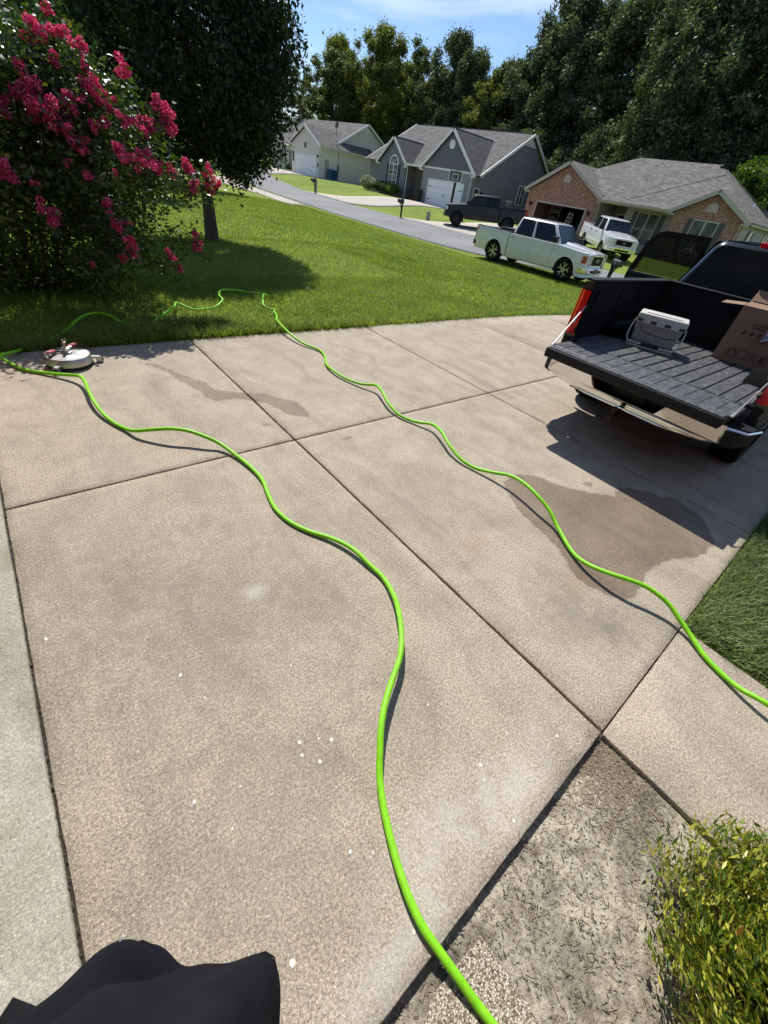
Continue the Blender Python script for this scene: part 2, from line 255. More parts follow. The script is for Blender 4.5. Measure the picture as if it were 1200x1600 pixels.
# clothes / skin
m, t = newmat('black_cotton'); v = obj_vec(t); n = noise(t, 5, 4, .6, v); c = ramp(t, [(.3, (.007, .008, .012)), (.7, (.013, .0145, .021))]); t.links.new(n, c.inputs[0])
p_ = finish(t, c.outputs[0], .85, 0, noise(t, 900, 2, .5, v), .2, .0006, spec=.08); p_.inputs['Sheen Weight'].default_value = .0; p_.inputs['Sheen Roughness'].default_value = .5; p_.inputs['Sheen Tint'].default_value = (.3, .34, .42, 1)
simple('lint', (.25, .26, .28), .9); simple('skin', (.5, .3, .22), .55, var=.06, bumpscale=60); simple('hair_brown', (.05, .03, .02), .6, bumpscale=50, bstr=.5); simple('khaki', (.03, .03, .035), .85); simple('shoe_black', (.02, .02, .02), .6)
simple('gravel_bit', (.3, .27, .23), .9)
M = MATS
def setmat(o, m):
    o.data.materials.append(M[m] if isinstance(m, str) else m); return o

# ------------------------------------------------------------------ object helpers
def tag(o, label=None, cat=None, group=None, kind=None):
    if label: o['label'] = label
    if cat: o['category'] = cat
    if group: o['group'] = group
    if kind: o['kind'] = kind
    return o
def empty(name, loc=(0, 0, 0), rot=(0, 0, 0), label=None, cat=None, group=None, kind=None, parent=None):
    o = bpy.data.objects.new(name, None); COL.objects.link(o); o.location = loc; o.rotation_euler = rot; o.empty_display_size = .1
    if parent: o.parent = parent
    return tag(o, label, cat, group, kind)
def link(name, me, mat, parent=None, smooth=False, bevel=0, seg=2, loc=None, rot=None):
    o = bpy.data.objects.new(name, me); COL.objects.link(o)
    if mat: setmat(o, mat)
    if parent is not None: o.parent = parent
    if loc: o.location = loc
    if rot: o.rotation_euler = rot
    if smooth:
        me.polygons.foreach_set('use_smooth', [True] * len(me.polygons))
        if smooth != 'all':
            try: me.set_sharp_from_angle(angle=R(35))
            except Exception: pass
    if bevel:
        b = o.modifiers.new('bevel', 'BEVEL'); b.width = bevel; b.segments = seg; b.limit_method = 'ANGLE'; b.angle_limit = R(35)
    return o
def npmesh(name, V, F, mat=None, smooth=False, parent=None, attrs=None):
    V = np.asarray(V, np.float32); F = np.asarray(F, np.int32); k = F.shape[1]; me = bpy.data.meshes.new(name)
    me.vertices.add(len(V)); me.vertices.foreach_set('co', V.ravel()); me.loops.add(F.size); me.loops.foreach_set('vertex_index', F.ravel())
    me.polygons.add(len(F)); me.polygons.foreach_set('loop_start', np.arange(0, F.size, k, dtype=np.int32))
    try: me.polygons.foreach_set('loop_total', np.full(len(F), k, np.int32))
    except Exception: pass
    if attrs:
        for n_, a in attrs.items():
            at = me.attributes.new(n_, 'FLOAT', 'POINT'); at.data.foreach_set('value', np.asarray(a, np.float32))
    me.update(calc_edges=True)
    return me if mat is None else link(name, me, mat, parent, 'all' if smooth else False)
class MB:
    def __init__(s): s.v = []; s.f = []; s.T = None
    def add(s, vs, fs):
        b = len(s.v)
        for p in vs: s.v.append(tuple(s.T @ Vector(p)) if s.T else tuple(p))
        for f in fs: s.f.append(tuple(b + i for i in f))
        return s
    def box(s, x0, x1, y0, y1, z0, z1):
        return s.add([(x0, y0, z0), (x1, y0, z0), (x1, y1, z0), (x0, y1, z0), (x0, y0, z1), (x1, y0, z1), (x1, y1, z1), (x0, y1, z1)],
                     [(0, 3, 2, 1), (4, 5, 6, 7), (0, 1, 5, 4), (1, 2, 6, 5), (2, 3, 7, 6), (3, 0, 4, 7)])
    def hull8(s, a, b):  # two quads
        return s.add(list(a) + list(b), [(3, 2, 1, 0), (4, 5, 6, 7), (0, 1, 5, 4), (1, 2, 6, 5), (2, 3, 7, 6), (3, 0, 4, 7)])
    def prism(s, poly, d):  # poly list of 3d points, d extrusion vector
        n = len(poly); d = Vector(d); top = [tuple(Vector(p) + d) for p in poly]
        tri = tessellate_polygon([[Vector(p) for p in poly]])
        fs = [tuple(t_) for t_ in tri] + [tuple(n + i for i in reversed(t_)) for t_ in tri] + [(i, i + n, (i + 1) % n + n, (i + 1) % n) for i in range(n)]
        return s.add(list(poly) + top, fs)
    def tube(s, pts, r, n=8, cap=True, closed=False):
        pts = [Vector(p) for p in pts]; rs = r if isinstance(r, (list, tuple)) else [r] * len(pts); m = len(pts); vs = []; up = Vector((0, 0, 1))
        prev = None
        for i, p in enumerate(pts):
            a = pts[(i - 1) % m] if (closed or i > 0) else p; c = pts[(i + 1) % m] if (closed or i < m - 1) else p
            d = (c - a).normalized()
            if prev is None:
                u = d.cross(up); u = u if u.length > .05 else d.cross(Vector((1, 0, 0))); u.normalize()
            else: u = (prev - d * prev.dot(d)).normalized()
            prev = u; w_ = d.cross(u)
            for k in range(n): an = 2 * math.pi * k / n; vs.append(p + (u * math.cos(an) + w_ * math.sin(an)) * rs[i])
        fs = [(i * n + k, i * n + (k + 1) % n, ((i + 1) % m) * n + (k + 1) % n, ((i + 1) % m) * n + k) for i in range(m if closed else m - 1) for k in range(n)]
        if cap and not closed: fs += [tuple(range(n))[::-1], tuple((m - 1) * n + k for k in range(n))]
        return s.add(vs, fs)
    def lathe(s, prof, n=24, axis='z', c=(0, 0, 0), closed=False):
        vs = []
        for r, h in prof:
            for k in range(n):
                a = 2 * math.pi * k / n; x, y = r * math.cos(a), r * math.sin(a)
                vs.append({'z': (c[0] + x, c[1] + y, c[2] + h), 'y': (c[0] + x, c[1] + h, c[2] + y), 'x': (c[0] + h, c[1] + x, c[2] + y)}[axis])
        m = len(prof); fs = [(i * n + k, i * n + (k + 1) % n, ((i + 1) % m) * n + (k + 1) % n, ((i + 1) % m) * n + k) for i in range(m if closed else m - 1) for k in range(n)]
        if not closed: fs += [tuple(range(n))[::-1], tuple((m - 1) * n + k for k in range(n))]
        return s.add(vs, fs)
    def ellipsoid(s, c, r, nu=12, nv=8):
        prof = [(max(1e-3, math.sin(math.pi * i / nv)), -math.cos(math.pi * i / nv)) for i in range(nv + 1)]; vs = []
        for rr, h in prof:
            for k in range(nu): a = 2 * math.pi * k / nu; vs.append((c[0] + r[0] * rr * math.cos(a), c[1] + r[1] * rr * math.sin(a), c[2] + r[2] * h))
        fs = [(i * nu + k, i * nu + (k + 1) % nu, (i + 1) * nu + (k + 1) % nu, (i + 1) * nu + k) for i in range(nv) for k in range(nu)]
        return s.add(vs, fs)
    def grid(s, fn, nu, nv):
        vs = [fn(i / nu, j / nv) for i in range(nu + 1) for j in range(nv + 1)]
        return s.add(vs, [(i * (nv + 1) + j, (i + 1) * (nv + 1) + j, (i + 1) * (nv + 1) + j + 1, i * (nv + 1) + j + 1) for i in range(nu) for j in range(nv)])
    def build(s, name, mat, parent=None, smooth=False, bevel=0, seg=2, loc=None, rot=None, uv=None):
        me = bpy.data.meshes.new(name); me.from_pydata(s.v, [], s.f); me.update()
        bm = bmesh.new(); bm.from_mesh(me); bmesh.ops.recalc_face_normals(bm, faces=bm.faces); bm.to_mesh(me); bm.free()
        if uv:  # planar uv in metres along each face's horizontal and slope directions
            l = me.uv_layers.new(name='UVMap')
            for p in me.polygons:
                n_ = p.normal; h_ = Vector((0, 0, 1)).cross(n_)
                h_ = h_.normalized() if h_.length > .01 else Vector((1, 0, 0)); k_ = n_.cross(h_)
                for li in p.loop_indices:
                    c_ = me.vertices[me.loops[li].vertex_index].co; l.data[li].uv = (c_.dot(h_), c_.dot(k_))
        return link(name, me, mat, parent, smooth, bevel, seg, loc, rot)
def smoothpts(P, sub=4):
    P = [Vector(p) for p in P]; out = []
    for i in range(len(P) - 1):
        a, b, c, d = P[max(i - 1, 0)], P[i], P[i + 1], P[min(i + 2, len(P) - 1)]
        for k in range(sub):
            t_ = k / sub; out.append(.5 * ((2 * b) + (c - a) * t_ + (2 * a - 5 * b + 4 * c - d) * t_ ** 2 + (3 * b - a - 3 * c + d) * t_ ** 3))
    return out + [P[-1]]
def text(name, body, size, mat, parent, loc, rot, extrude=.001, align='CENTER'):
    c = bpy.data.curves.new(name, 'FONT'); c.body = body; c.size = size; c.extrude = extrude; c.align_x = align; c.align_y = 'CENTER'
    tmp = bpy.data.objects.new(name, c); COL.objects.link(tmp); bpy.context.view_layer.update(); me = bpy.data.meshes.new_from_object(tmp); bpy.data.objects.remove(tmp); me.materials.clear()
    o = bpy.data.objects.new(name, me); COL.objects.link(o); o.parent = parent; o.location = loc; o.rotation_euler = rot; setmat(o, mat); return o
def copy_tree(o, parent=None):
    c = o.copy(); COL.objects.link(c)
    if parent is not None: c.parent = parent
    for ch in list(o.children): copy_tree(ch, c)
    return c

# ------------------------------------------------------------------ terrain
def ss(a, b, x):
    t_ = np.clip((x - a) / (b - a), 0, 1); return t_ * t_ * (3 - 2 * t_)
YK = np.array([-40., 0, 25, 38, 50, 65, 110, 400]); ZS = np.array([-.36, -.35, -.34, -.24, -.1, .05, .5, 1.2]); ZH = np.array([.1, .2, .22, .4, .58, .72, 1.1, 1.8])
def ground(x, y):
    x = np.asarray(x, float); y = np.asarray(y, float); zs = np.interp(y, YK, ZS); zh = np.interp(y, YK, ZH)
    z = zs * ss(7, 17.6, x)
    z = np.where(x > 17.6, zs + .1 * ss(17.6, 25, x), z)
    z = np.where(x > 25, zs + .1 + (zh - zs - .1) * ss(26.5, 34.5, x), z)
    return z
YA, YB = -.215, 5.225   # driveway right and left edges
def in_drive(x, y): return (x > -3) & (x < 17.6) & (y > YA) & (y < YB)
xs = np.unique(np.round(np.concatenate([np.arange(-60, -4, 4), np.arange(-4, 20, .4), np.arange(20, 46, 1.), np.arange(46, 320, 9), [-3, -2.99, -.46, .15, .16, 1.455, 1.465, 2.49, 2.50, 17.6, 17.61]]), 3))
ys = np.unique(np.round(np.concatenate([np.arange(-60, -4, 4), np.arange(-4, 20, .4), np.arange(20, 70, 1.5), np.arange(70, 420, 10), [YA - .01, YA, YB, YB + .01]]), 3))
GX, GY = np.meshgrid(xs, ys, indexing='ij'); GZ = ground(GX, GY) - .02
GZ = np.where((GX >= -2.99) & (GX <= 17.6) & (GY >= YA) & (GY <= YB), GZ - .12, GZ)
GZ = np.where((GX >= -3) & (GX <= 2.49) & (GY < YA), -.14, GZ)
idx = np.arange(GX.size).reshape(GX.shape)
F = np.stack([idx[:-1, :-1].ravel(), idx[1:, :-1].ravel(), idx[1:, 1:].ravel(), idx[:-1, 1:].ravel()], 1)
tag(npmesh('ground', np.stack([GX.ravel(), GY.ravel(), GZ.ravel()], 1), F, 'lawn'), kind='structure')

# street: strip following both kerb lines
near = [(20.9, -40), (20.9, 4), (20.7, 9.5), (19.5, 12.6), (18.2, 15), (17.6, 17.3), (17.6, 27), (17.9, 32), (18.3, 38), (19, 44), (20.2, 50), (22.5, 60), (26, 75), (32, 100)]
far_ = [(26, -40), (26, 4), (25.6, 10), (25.3, 15), (25, 20), (25, 26), (24.3, 30), (24, 37), (24.2, 41), (25.4, 46), (27.4, 53), (30, 63), (33.5, 77), (39.5, 101)]
def resample(P, n):
    P = np.array(P, float); d = np.r_[0, np.cumsum(np.hypot(*np.diff(P, axis=0).T))]; t_ = np.linspace(0, d[-1], n); return np.stack([np.interp(t_, d, P[:, 0]), np.interp(t_, d, P[:, 1])], 1)
def strip(name, A, B, mat, lift, n=60, m=10, parent=None, thick=.06):
    A = resample(A, n); B = resample(B, n); V = []
    for j in range(m + 1):
        p = A + (B - A) * j / m; V.append(np.c_[p, ground(p[:, 0], p[:, 1]) + lift])
    top = np.concatenate(V); bot = top.copy(); bot[:, 2] -= thick; V = np.concatenate([top, bot]); I = np.arange((m + 1) * n).reshape(m + 1, n); Q = (m + 1) * n
    F = np.stack([I[:-1, :-1].ravel(), I[1:, :-1].ravel(), I[1:, 1:].ravel(), I[:-1, 1:].ravel()], 1)
    e = np.concatenate([I[0], I[1:, -1], I[-1, ::-1][1:], I[::-1, 0][1:]]); S = np.stack([e[:-1], e[1:], e[1:] + Q, e[:-1] + Q], 1)
    return tag(npmesh(name, V, np.concatenate([F, S]), mat, parent=parent), kind='structure')
strip('street', near, far_, 'asphalt', .004, 90, 10)

# ------------------------------------------------------------------ driveway slabs
BIG = [(2.709, 1.344), (2.933, 1.353), (3.07, 1.246), (3.123, 1.085), (3.212, .952), (3.32, .831), (3.472, .707), (3.673, .753), (3.781, .651), (3.877, .555), (3.9, .455), (4.03, .385), (3.969, .248), (3.937, .105), (3.627, -.08), (3.505, -.058), (3.422, -.074), (3.227, -.004), (3.126, .056), (2.967, .092), (2.787, .115), (2.654, .087), (2.449, .061), (2.34, .118), (2.287, .238), (2.249, .313), (2.277, .428), (2.329, .479), (2.411, .637), (2.447, .775), (2.466, .934), (2.508, 1.054), (2.635, 1.258)]
STK = [(.772, 4.733), (.918, 4.598), (1.01, 4.42), (1.083, 4.195), (1.207, 4.014), (1.238, 3.816), (1.348, 3.724), (1.554, 3.596), (1.631, 3.567), (1.722, 3.428), (1.824, 3.312), (1.84, 3.256), (1.826, 3.067), (1.825, 2.928), (1.771, 2.973), (1.628, 3.079), (1.59, 3.258), (1.556, 3.368), (1.435, 3.479), (1.321, 3.557), (1.163, 3.57), (1.083, 3.673), (1.096, 3.792), (1.036, 3.994), (.996, 4.115), (.959, 4.321), (.876, 4.521), (.774, 4.66)]
def blob(c, r, n=14): return [(c[0] + r * (1 + .25 * math.sin(3 * k)) * math.cos(2 * math.pi * k / n), c[1] + r * .7 * (1 + .2 * math.cos(5 * k)) * math.sin(2 * math.pi * k / n)) for k in range(n)]
WET = [BIG, STK, blob((1.9, 2.5), .05), blob((3.42, .93), .06), blob((1.35, 3.0), .06), blob((2.27, .02), .04)]
def sdf(P, poly):
    poly = np.array(poly); A = poly; B = np.roll(poly, -1, 0); d = np.full(len(P), 1e9); ins = np.zeros(len(P), bool)
    for a, b_ in zip(A, B):
        e = b_ - a; t_ = np.clip(((P - a) @ e) / (e @ e), 0, 1); d = np.minimum(d, np.hypot(*(P - a - t_[:, None] * e).T))
        c_ = (a[1] > P[:, 1]) != (b_[1] > P[:, 1]); ins ^= c_ & (P[:, 0] < (b_[0] - a[0]) * (P[:, 1] - a[1]) / (b_[1] - a[1] + 1e-12) + a[0])
    return np.where(ins, -d, d)
def slab(name, x0, x1, y0, y1, mat, parent, z=0., step=None, tilt=0.):
    nx = max(2, int((x1 - x0) / (step or .5))); ny = max(2, int((y1 - y0) / (step or .5)))
    b = .004; X_ = np.r_[x0, np.linspace(x0 + b, x1 - b, nx), x1]; Y_ = np.r_[y0, np.linspace(y0 + b, y1 - b, ny), y1]
    gx, gy = np.meshgrid(X_, Y_, indexing='ij'); gz = ground(gx, gy) + z
    edge = (gx == x0) | (gx == x1) | (gy == y0) | (gy == y1); gz = np.where(edge, gz - .004, gz)
    top = np.stack([gx.ravel(), gy.ravel(), gz.ravel()], 1); I = np.arange(gx.size).reshape(gx.shape)
    F = np.stack([I[:-1, :-1].ravel(), I[1:, :-1].ravel(), I[1:, 1:].ravel(), I[:-1, 1:].ravel()], 1)
    e = np.concatenate([I[:, 0], I[-1, 1:], I[::-1, -1][1:], I[0, ::-1][1:]]); bot = top[e].copy(); bot[:, 2] = bot[:, 2] - .085; k = len(e); n0 = len(top)
    # ragged slab edge
    jit = (rng.random(len(top)) - .5) * .004; top[:, 0] += np.where(edge.ravel(), jit, 0); top[:, 1] += np.where(edge.ravel(), jit[::-1], 0)
    S = np.array([[e[i + 1], e[i], n0 + i, n0 + i + 1] for i in range(k - 1)])
    V = np.concatenate([top, bot]); P = V[:, :2]; d = np.full(len(P), 5.)
    if step:
        for w_ in WET: d = np.minimum(d, sdf(P, w_))
    me = npmesh(name, V, np.concatenate([F, S]), None, attrs={'wet': np.clip(d, -1, 1)})
    return link(name, me, mat, parent)
drive = empty('driveway', kind='structure')
bxs = [-3, 7, 8, 9, 10, 11, 12, 13, 14, 15, 16, 17.55]; tag(npmesh('driveway_base', [(x, y, float(ground(x, y)) - .019) for x in bxs for y in (YA + .006, YB - .006)], [(2 * i, 2 * i + 2, 2 * i + 3, 2 * i + 1) for i in range(len(bxs) - 1)], 'dark_soil', parent=drive))
JX = [-.452, 1.47, 4.1, 6.55, 8.98, 11.4, 13.85, 16.0, 17.6]; JY = [YA, 2.66, YB]; g2 = .008
for i in range(len(JX) - 1):
    for j in range(2):
        slab('slab', JX[i] + g2, JX[i + 1] - g2, JY[j] + (g2 if j else 0), JY[j + 1] - (0 if j else g2), 'driveway_concrete', drive, 0, .05 if i < 3 else .5)
walk = empty('front_walk', kind='structure')
for y0, y1 in ((-1.72, YA - .007), (-3.2, -1.735)): slab('slab', 1.462, 2.488, y0, y1, 'driveway_concrete', walk, 0, .2)
gf = empty('garage_floor', kind='structure')
slab('slab', -3.4, -.457, -3, 5.6, 'garage_concrete', gf, .001, .3)

# crumbs of soil and grit lying in the joints
b = MB()
def chunk(mb, x, y, z, r):
    vs = [Vector((x, y, z)) + Vector((random.uniform(-1, 1), random.uniform(-1, 1), random.uniform(0, 1))).normalized() * r * random.uniform(.6, 1) for _ in range(5)]
    mb.add(vs, [(0, 1, 2), (0, 2, 3), (0, 3, 4), (1, 2, 4), (2, 3, 4), (0, 1, 4)])
for _ in range(2600):
    if random.random() < .5: x, y = random.choice(JX[:1] * 4 + JX[:5]) + random.gauss(0, .006), random.uniform(YA, YB)
    else: x, y = random.uniform(-.4, 9), random.choice([YA, 2.66]) + random.gauss(0, .006)
    chunk(b, x, y, -.019 + random.random() * .012, random.uniform(.003, .009))
for _ in range(260):
    x = random.gauss(1.45, .1); y = random.gauss(-.2, .03); chunk(b, x, y, -.02 if y < YA else 0, random.uniform(.002, .005))
tag(b.build('joint_grit', 'mulch_chip'), 'dark grit caught in the joints of the concrete driveway', 'grit', kind='stuff')
# pale paint spots on the concrete
SP = [(-.077, .598), (-.019, .569), (.073, .548), (.308, .505), (.323, .553), (.335, .599), (.435, .485), (.394, .52), (.291, .143), (1.082, .055), (.885, .04), (.858, -.004), (.845, -.165), (.851, .256), (.874, .352), (.01, .039), (.036, 1.097), (.085, .942), (-.383, 1.59), (.354, .444), (-.002, .445), (.34, -.14), (1.268, -.094), (.501, .936), (.456, .866)]
b = MB()
for i, (x, y) in enumerate(SP):
    r = random.choice([.003, .0045, .006, .0075]) * (1.2 if i == 15 else 1); n = 11; ph = random.random() * 6
    pts = [(x + r * (1 + .3 * math.sin(2 * a_ + ph) * random.random()) * math.cos(a_), y + r * (1 + .25 * random.random()) * math.sin(a_), .0004) for a_ in [2 * math.pi * k / n for k in range(n)]]
    b.prism(pts, (0, 0, .0011))
for _ in range(130):
    x, y = random.gauss(.45, .5), random.gauss(.55, .35)
    if -.4 < x < 1.4 and -.1 < y < 2.6: r = random.uniform(.0012, .003); b.prism([(x + r * math.cos(a_), y + r * math.sin(a_), .0004) for a_ in (0, 1.2, 2.5, 3.8, 5)], (0, 0, .001))
tag(b.build('paint_splatter', 'paint_spot'), 'scattered white paint spots dried on the driveway concrete', 'paint splatter', kind='stuff')

# ------------------------------------------------------------------ garden bed soil, aggregate stone, litter
nx, ny = 230, 270; gx, gy = np.meshgrid(np.linspace(-.9, 1.458, nx), np.linspace(-3.0, YA - .002, ny), indexing='ij')
def fbm(x, y, s, seed=0):
    r_ = np.random.default_rng(seed); z = 0
    for o_ in range(4):
        for _ in range(4):
            a_ = r_.random() * 6.28; k_ = s * 2 ** o_ * (.7 + .6 * r_.random()); z = z + np.sin((x * math.cos(a_) + y * math.sin(a_)) * k_ + r_.random() * 6.28) / 2 ** o_
    return z / 6
def soilz(x, y): return -.034 + .006 * fbm(x, y, 7, 3) + .02 * np.exp(-((YA - y) / .02) ** 2) * 0 + .004 * np.exp(-((1.458 - x) / .06) ** 2) - .012 * np.exp(-((YA - y) / .05) ** 2)
gz = soilz(gx, gy) + .0035 * fbm(gx, gy, 45, 5) + .0018 * fbm(gx, gy, 120, 9); I = np.arange(gx.size).reshape(gx.shape)
F = np.stack([I[:-1, :-1].ravel(), I[1:, :-1].ravel(), I[1:, 1:].ravel(), I[:-1, 1:].ravel()], 1)
tag(npmesh('garden_soil', np.stack([gx.ravel(), gy.ravel(), gz.ravel()], 1), F, 'sandy_soil', True), kind='structure')
b = MB()
for _ in range(1500):
    x = random.uniform(.1, 1.44); y = YA - .02 - abs(random.gauss(0, .5))
    if y < -1.6: continue
    z = float(soilz(x, y)) + .004; a_ = random.random() * 6.28; L = random.uniform(.004, .022); w_ = random.uniform(.0007, .0019); cu = random.uniform(-.5, .5)
    d = Vector((math.cos(a_), math.sin(a_), 0)); n_ = Vector((-d.y, d.x, 0)); p = Vector((x, y, z)); q = p + d * L * .5 + n_ * L * cu * .3 + Vector((0, 0, random.uniform(0, .005))); r_ = p + d * L + n_ * L * cu
    b.add([p - n_ * w_, p + n_ * w_, q + n_ * w_, q - n_ * w_, r_ + n_ * w_ * .4, r_ - n_ * w_ * .4], [(0, 1, 2, 3), (3, 2, 4, 5)])
tag(b.build('mulch_litter', 'mulch_chip'), 'brown twigs and bark shreds strewn over the sandy bed', 'mulch', kind='stuff')
b = MB()
for _ in range(5200):  # crusted flakes of dry soil
    x = random.uniform(.1, 1.44); y = YA - .02 - random.random() ** 1.3 * 1.1; z = float(soilz(x, y)) + random.uniform(.001, .005); r = random.uniform(.002, .007); n_ = random.choice((4, 5, 6)); tx, ty = random.uniform(-.35, .35), random.uniform(-.35, .35)
    pts = [(r * random.uniform(.5, 1) * math.cos(a_), r * random.uniform(.5, 1) * math.sin(a_)) for a_ in [6.283 * k / n_ for k in range(n_)]]; b.add([(x + px_, y + py_, z + px_ * tx + py_ * ty) for px_, py_ in pts], [tuple(range(n_))])
tag(b.build('soil_flakes', 'sandy_soil'), 'crusted pale flakes of dry sandy soil', 'soil flakes', kind='stuff')
b = MB()
for _ in range(1500):
    s_ = random.random()
    if s_ < .55: x = 1.455 - abs(random.gauss(0, .16)); y = YA - .01 - abs(random.gauss(0, .13))
    else: x = random.uniform(.1, 1.42); y = YA - .03 - random.random() * 1.1
    z = float(soilz(x, y)) + .004; a_ = random.random() * 6.28; L = random.uniform(.012, .05); w_ = .0011; d = Vector((math.cos(a_), math.sin(a_), 0)); n_ = Vector((-d.y, d.x, 0)); p = Vector((x, y, z)); r_ = p + d * L + Vector((0, 0, random.uniform(0, .006)))
    b.add([p - n_ * w_, p + n_ * w_, r_ + n_ * w_, r_ - n_ * w_], [(0, 1, 2, 3)])
tag(b.build('straw_litter', 'dry_straw'), 'dry straw and grass clippings in the corner of the bed', 'straw', kind='stuff')
b = MB(); b.prism([(.515, -.285, -.09), (.30, -.275, -.09), (.16, -.33, -.09), (.06, -.75, -.09), (.42, -.78, -.09), (.525, -.50, -.09)], (0, 0, .068))
tag(b.build('stepping_stone', 'aggregate', bevel=.006), 'exposed aggregate stepping stone under the hose at the bed corner', 'stepping stone')

# ------------------------------------------------------------------ hose
H1 = [(-.202, 5.084, .05), (-.3, 5.06, .04), (-.273, 4.992, .037), (-.223, 4.884, .024), (-.147, 4.734, .018), (-.064, 4.65, .016), (.048, 4.54, .027), (.165, 4.413, .049), (.226, 4.298, .075), (.239, 4.129, .088), (.231, 3.959, .085), (.233, 3.778, .067), (.251, 3.608, .04), (.29, 3.455, .022), (.348, 3.31, .025), (.399, 3.202, .052), (.503, 3.108, .088), (.608, 3.03, .11), (.706, 2.96, .107), (.799, 2.864, .085), (.875, 2.774, .052), (.929, 2.618, .027), (.965, 2.416, .02), (.97, 2.236, .017), (.929, 2.051, .015), (.905, 1.891, .015), (.928, 1.731, .015), (.99, 1.594, .017), (1.062, 1.481, .025), (1.11, 1.371, .033), (1.134, 1.267, .033), (1.142, 1.178, .025), (1.153, 1.033, .02), (1.104, .879, .041), (1.021, .744, .07), (.938, .639, .082), (.871, .575, .08), (.769, .51, .08), (.677, .446, .082), (.608, .384, .075), (.56, .326, .055), (.512, .262, .03), (.472, .192, .018), (.439, .12, .015), (.412, .051, .015), (.389, -.017, .018), (.373, -.083, .022), (.366, -.152, .022), (.373, -.226, .018), (.382, -.298, .01), (.392, -.368, -.005), (.41, -.48, -.012), (.44, -.66, -.015), (.45, -.9, -.03)]
H2 = [(2.956, 5.925, .03), (2.86, 5.7, .05), (2.745, 5.485, .09), (2.693, 5.202, .08), (2.688, 4.877, .05), (2.728, 4.662, .028), (2.807, 4.476, .019), (2.776, 4.273, .02), (2.63, 3.997, .025), (2.588, 3.768, .033), (2.613, 3.542, .028), (2.678, 3.348, .038), (2.755, 3.198, .074), (2.699, 3.016, .087), (2.629, 2.814, .059), (2.614, 2.602, .027), (2.676, 2.429, .028), (2.741, 2.275, .063), (2.684, 2.093, .087), (2.605, 1.91, .07), (2.576, 1.726, .036), (2.599, 1.576, .027), (2.644, 1.425, .06), (2.672, 1.284, .108), (2.658, 1.134, .128), (2.623, .971, .119), (2.596, .833, .085), (2.547, .713, .041), (2.433, .52, .025), (2.382, .392, .052), (2.378, .261, .093), (2.41, .148, .119), (2.454, .048, .12), (2.477, -.076, .096), (2.457, -.181, .06), (2.428, -.27, .033), (2.366, -.375, .019), (2.325, -.484, .019), (2.296, -.571, .036), (2.284, -.673, .068), (2.29, -.85, .05), (2.3, -1.2, .015), (2.25, -1.8, .015)]
GR = [(3.02, 6.1, .02), (3.111, 6.272, -.01), (3.05, 6.35, -.008), (3.0, 6.42, .02), (3.108, 6.667, .055), (3.25, 6.92, .05), (3.391, 7.035, -.006), (3.296, 7.203, -.01), (3.14, 7.291, -.008), (3.023, 7.336, .005), (2.81, 7.302, .03), (2.612, 7.153, .06), (2.477, 6.862, .06), (2.457, 6.686, .04), (2.28, 6.531, -.01), (2.084, 6.453, -.014), (1.918, 6.439, -.004), (1.755, 6.551, .05), (1.647, 6.317, .07), (1.447, 6.083, .05), (1.257, 5.95, -.004), (1.083, 5.9, -.012), (.921, 5.953, .015), (.795, 6.101, .07), (.635, 6.101, .08), (.478, 5.931, .07), (.301, 5.69, .02), (.112, 5.54, -.015), (-.05, 5.4, -.015), (-.14, 5.2, .025)]
path = smoothpts(list(reversed(H2)) + GR + H1, 5)
b = MB(); b.tube(path, .0145, 10); hose = b.build('garden_hose', 'hose_green', smooth='all')
tag(hose, 'bright green hose snaking twice across the driveway and through the grass', 'hose')

# ------------------------------------------------------------------ grass blades
def blades(name, P, h, wd, mat, lean=.5, seed=1, seg=1, label=None, hz=None, cat='grass'):
    r_ = np.random.default_rng(seed); n = len(P); a = r_.random(n) * 2 * np.pi; H = h * (.55 + .7 * r_.random(n)) * (1 if hz is None else hz); L = H * lean * (.3 + r_.random(n)); W = wd * (.6 + .8 * r_.random(n))
    dx, dy = np.cos(a), np.sin(a); b2 = a + np.pi / 2 + (r_.random(n) - .5); wx, wy = np.cos(b2) * W, np.sin(b2) * W; z = ground(P[:, 0], P[:, 1]) - .02 if P.shape[1] == 2 else P[:, 2]
    p0 = np.stack([P[:, 0] - wx, P[:, 1] - wy, z], 1); p1 = np.stack([P[:, 0] + wx, P[:, 1] + wy, z], 1)
    if seg == 1:
        p2 = np.stack([P[:, 0] + dx * L, P[:, 1] + dy * L, z + H], 1); V = np.stack([p0, p1, p2], 1).reshape(-1, 3); F = np.arange(3 * n).reshape(n, 3)
    else:
        m0 = np.stack([P[:, 0] + dx * L * .35 - wx * .8, P[:, 1] + dy * L * .35 - wy * .8, z + H * .6], 1); m1 = m0 + np.stack([wx * 1.6, wy * 1.6, z * 0], 1); p2 = np.stack([P[:, 0] + dx * L * 1.1, P[:, 1] + dy * L * 1.1, z + H], 1)
        V = np.stack([p0, p1, m1, m0, p2, p2], 1).reshape(-1, 3); k = np.arange(n) * 6
        F = np.concatenate([np.stack([k, k + 1, k + 2, k + 3], 1), np.stack([k + 3, k + 2, k + 4, k + 5], 1)])
    return tag(npmesh(name, V, F, mat), label, cat, kind='stuff')
def scatter(n, x0, x1, y0, y1, seed):
    r_ = np.random.default_rng(seed); return np.stack([x0 + (x1 - x0) * r_.random(n), y0 + (y1 - y0) * r_.random(n)], 1)
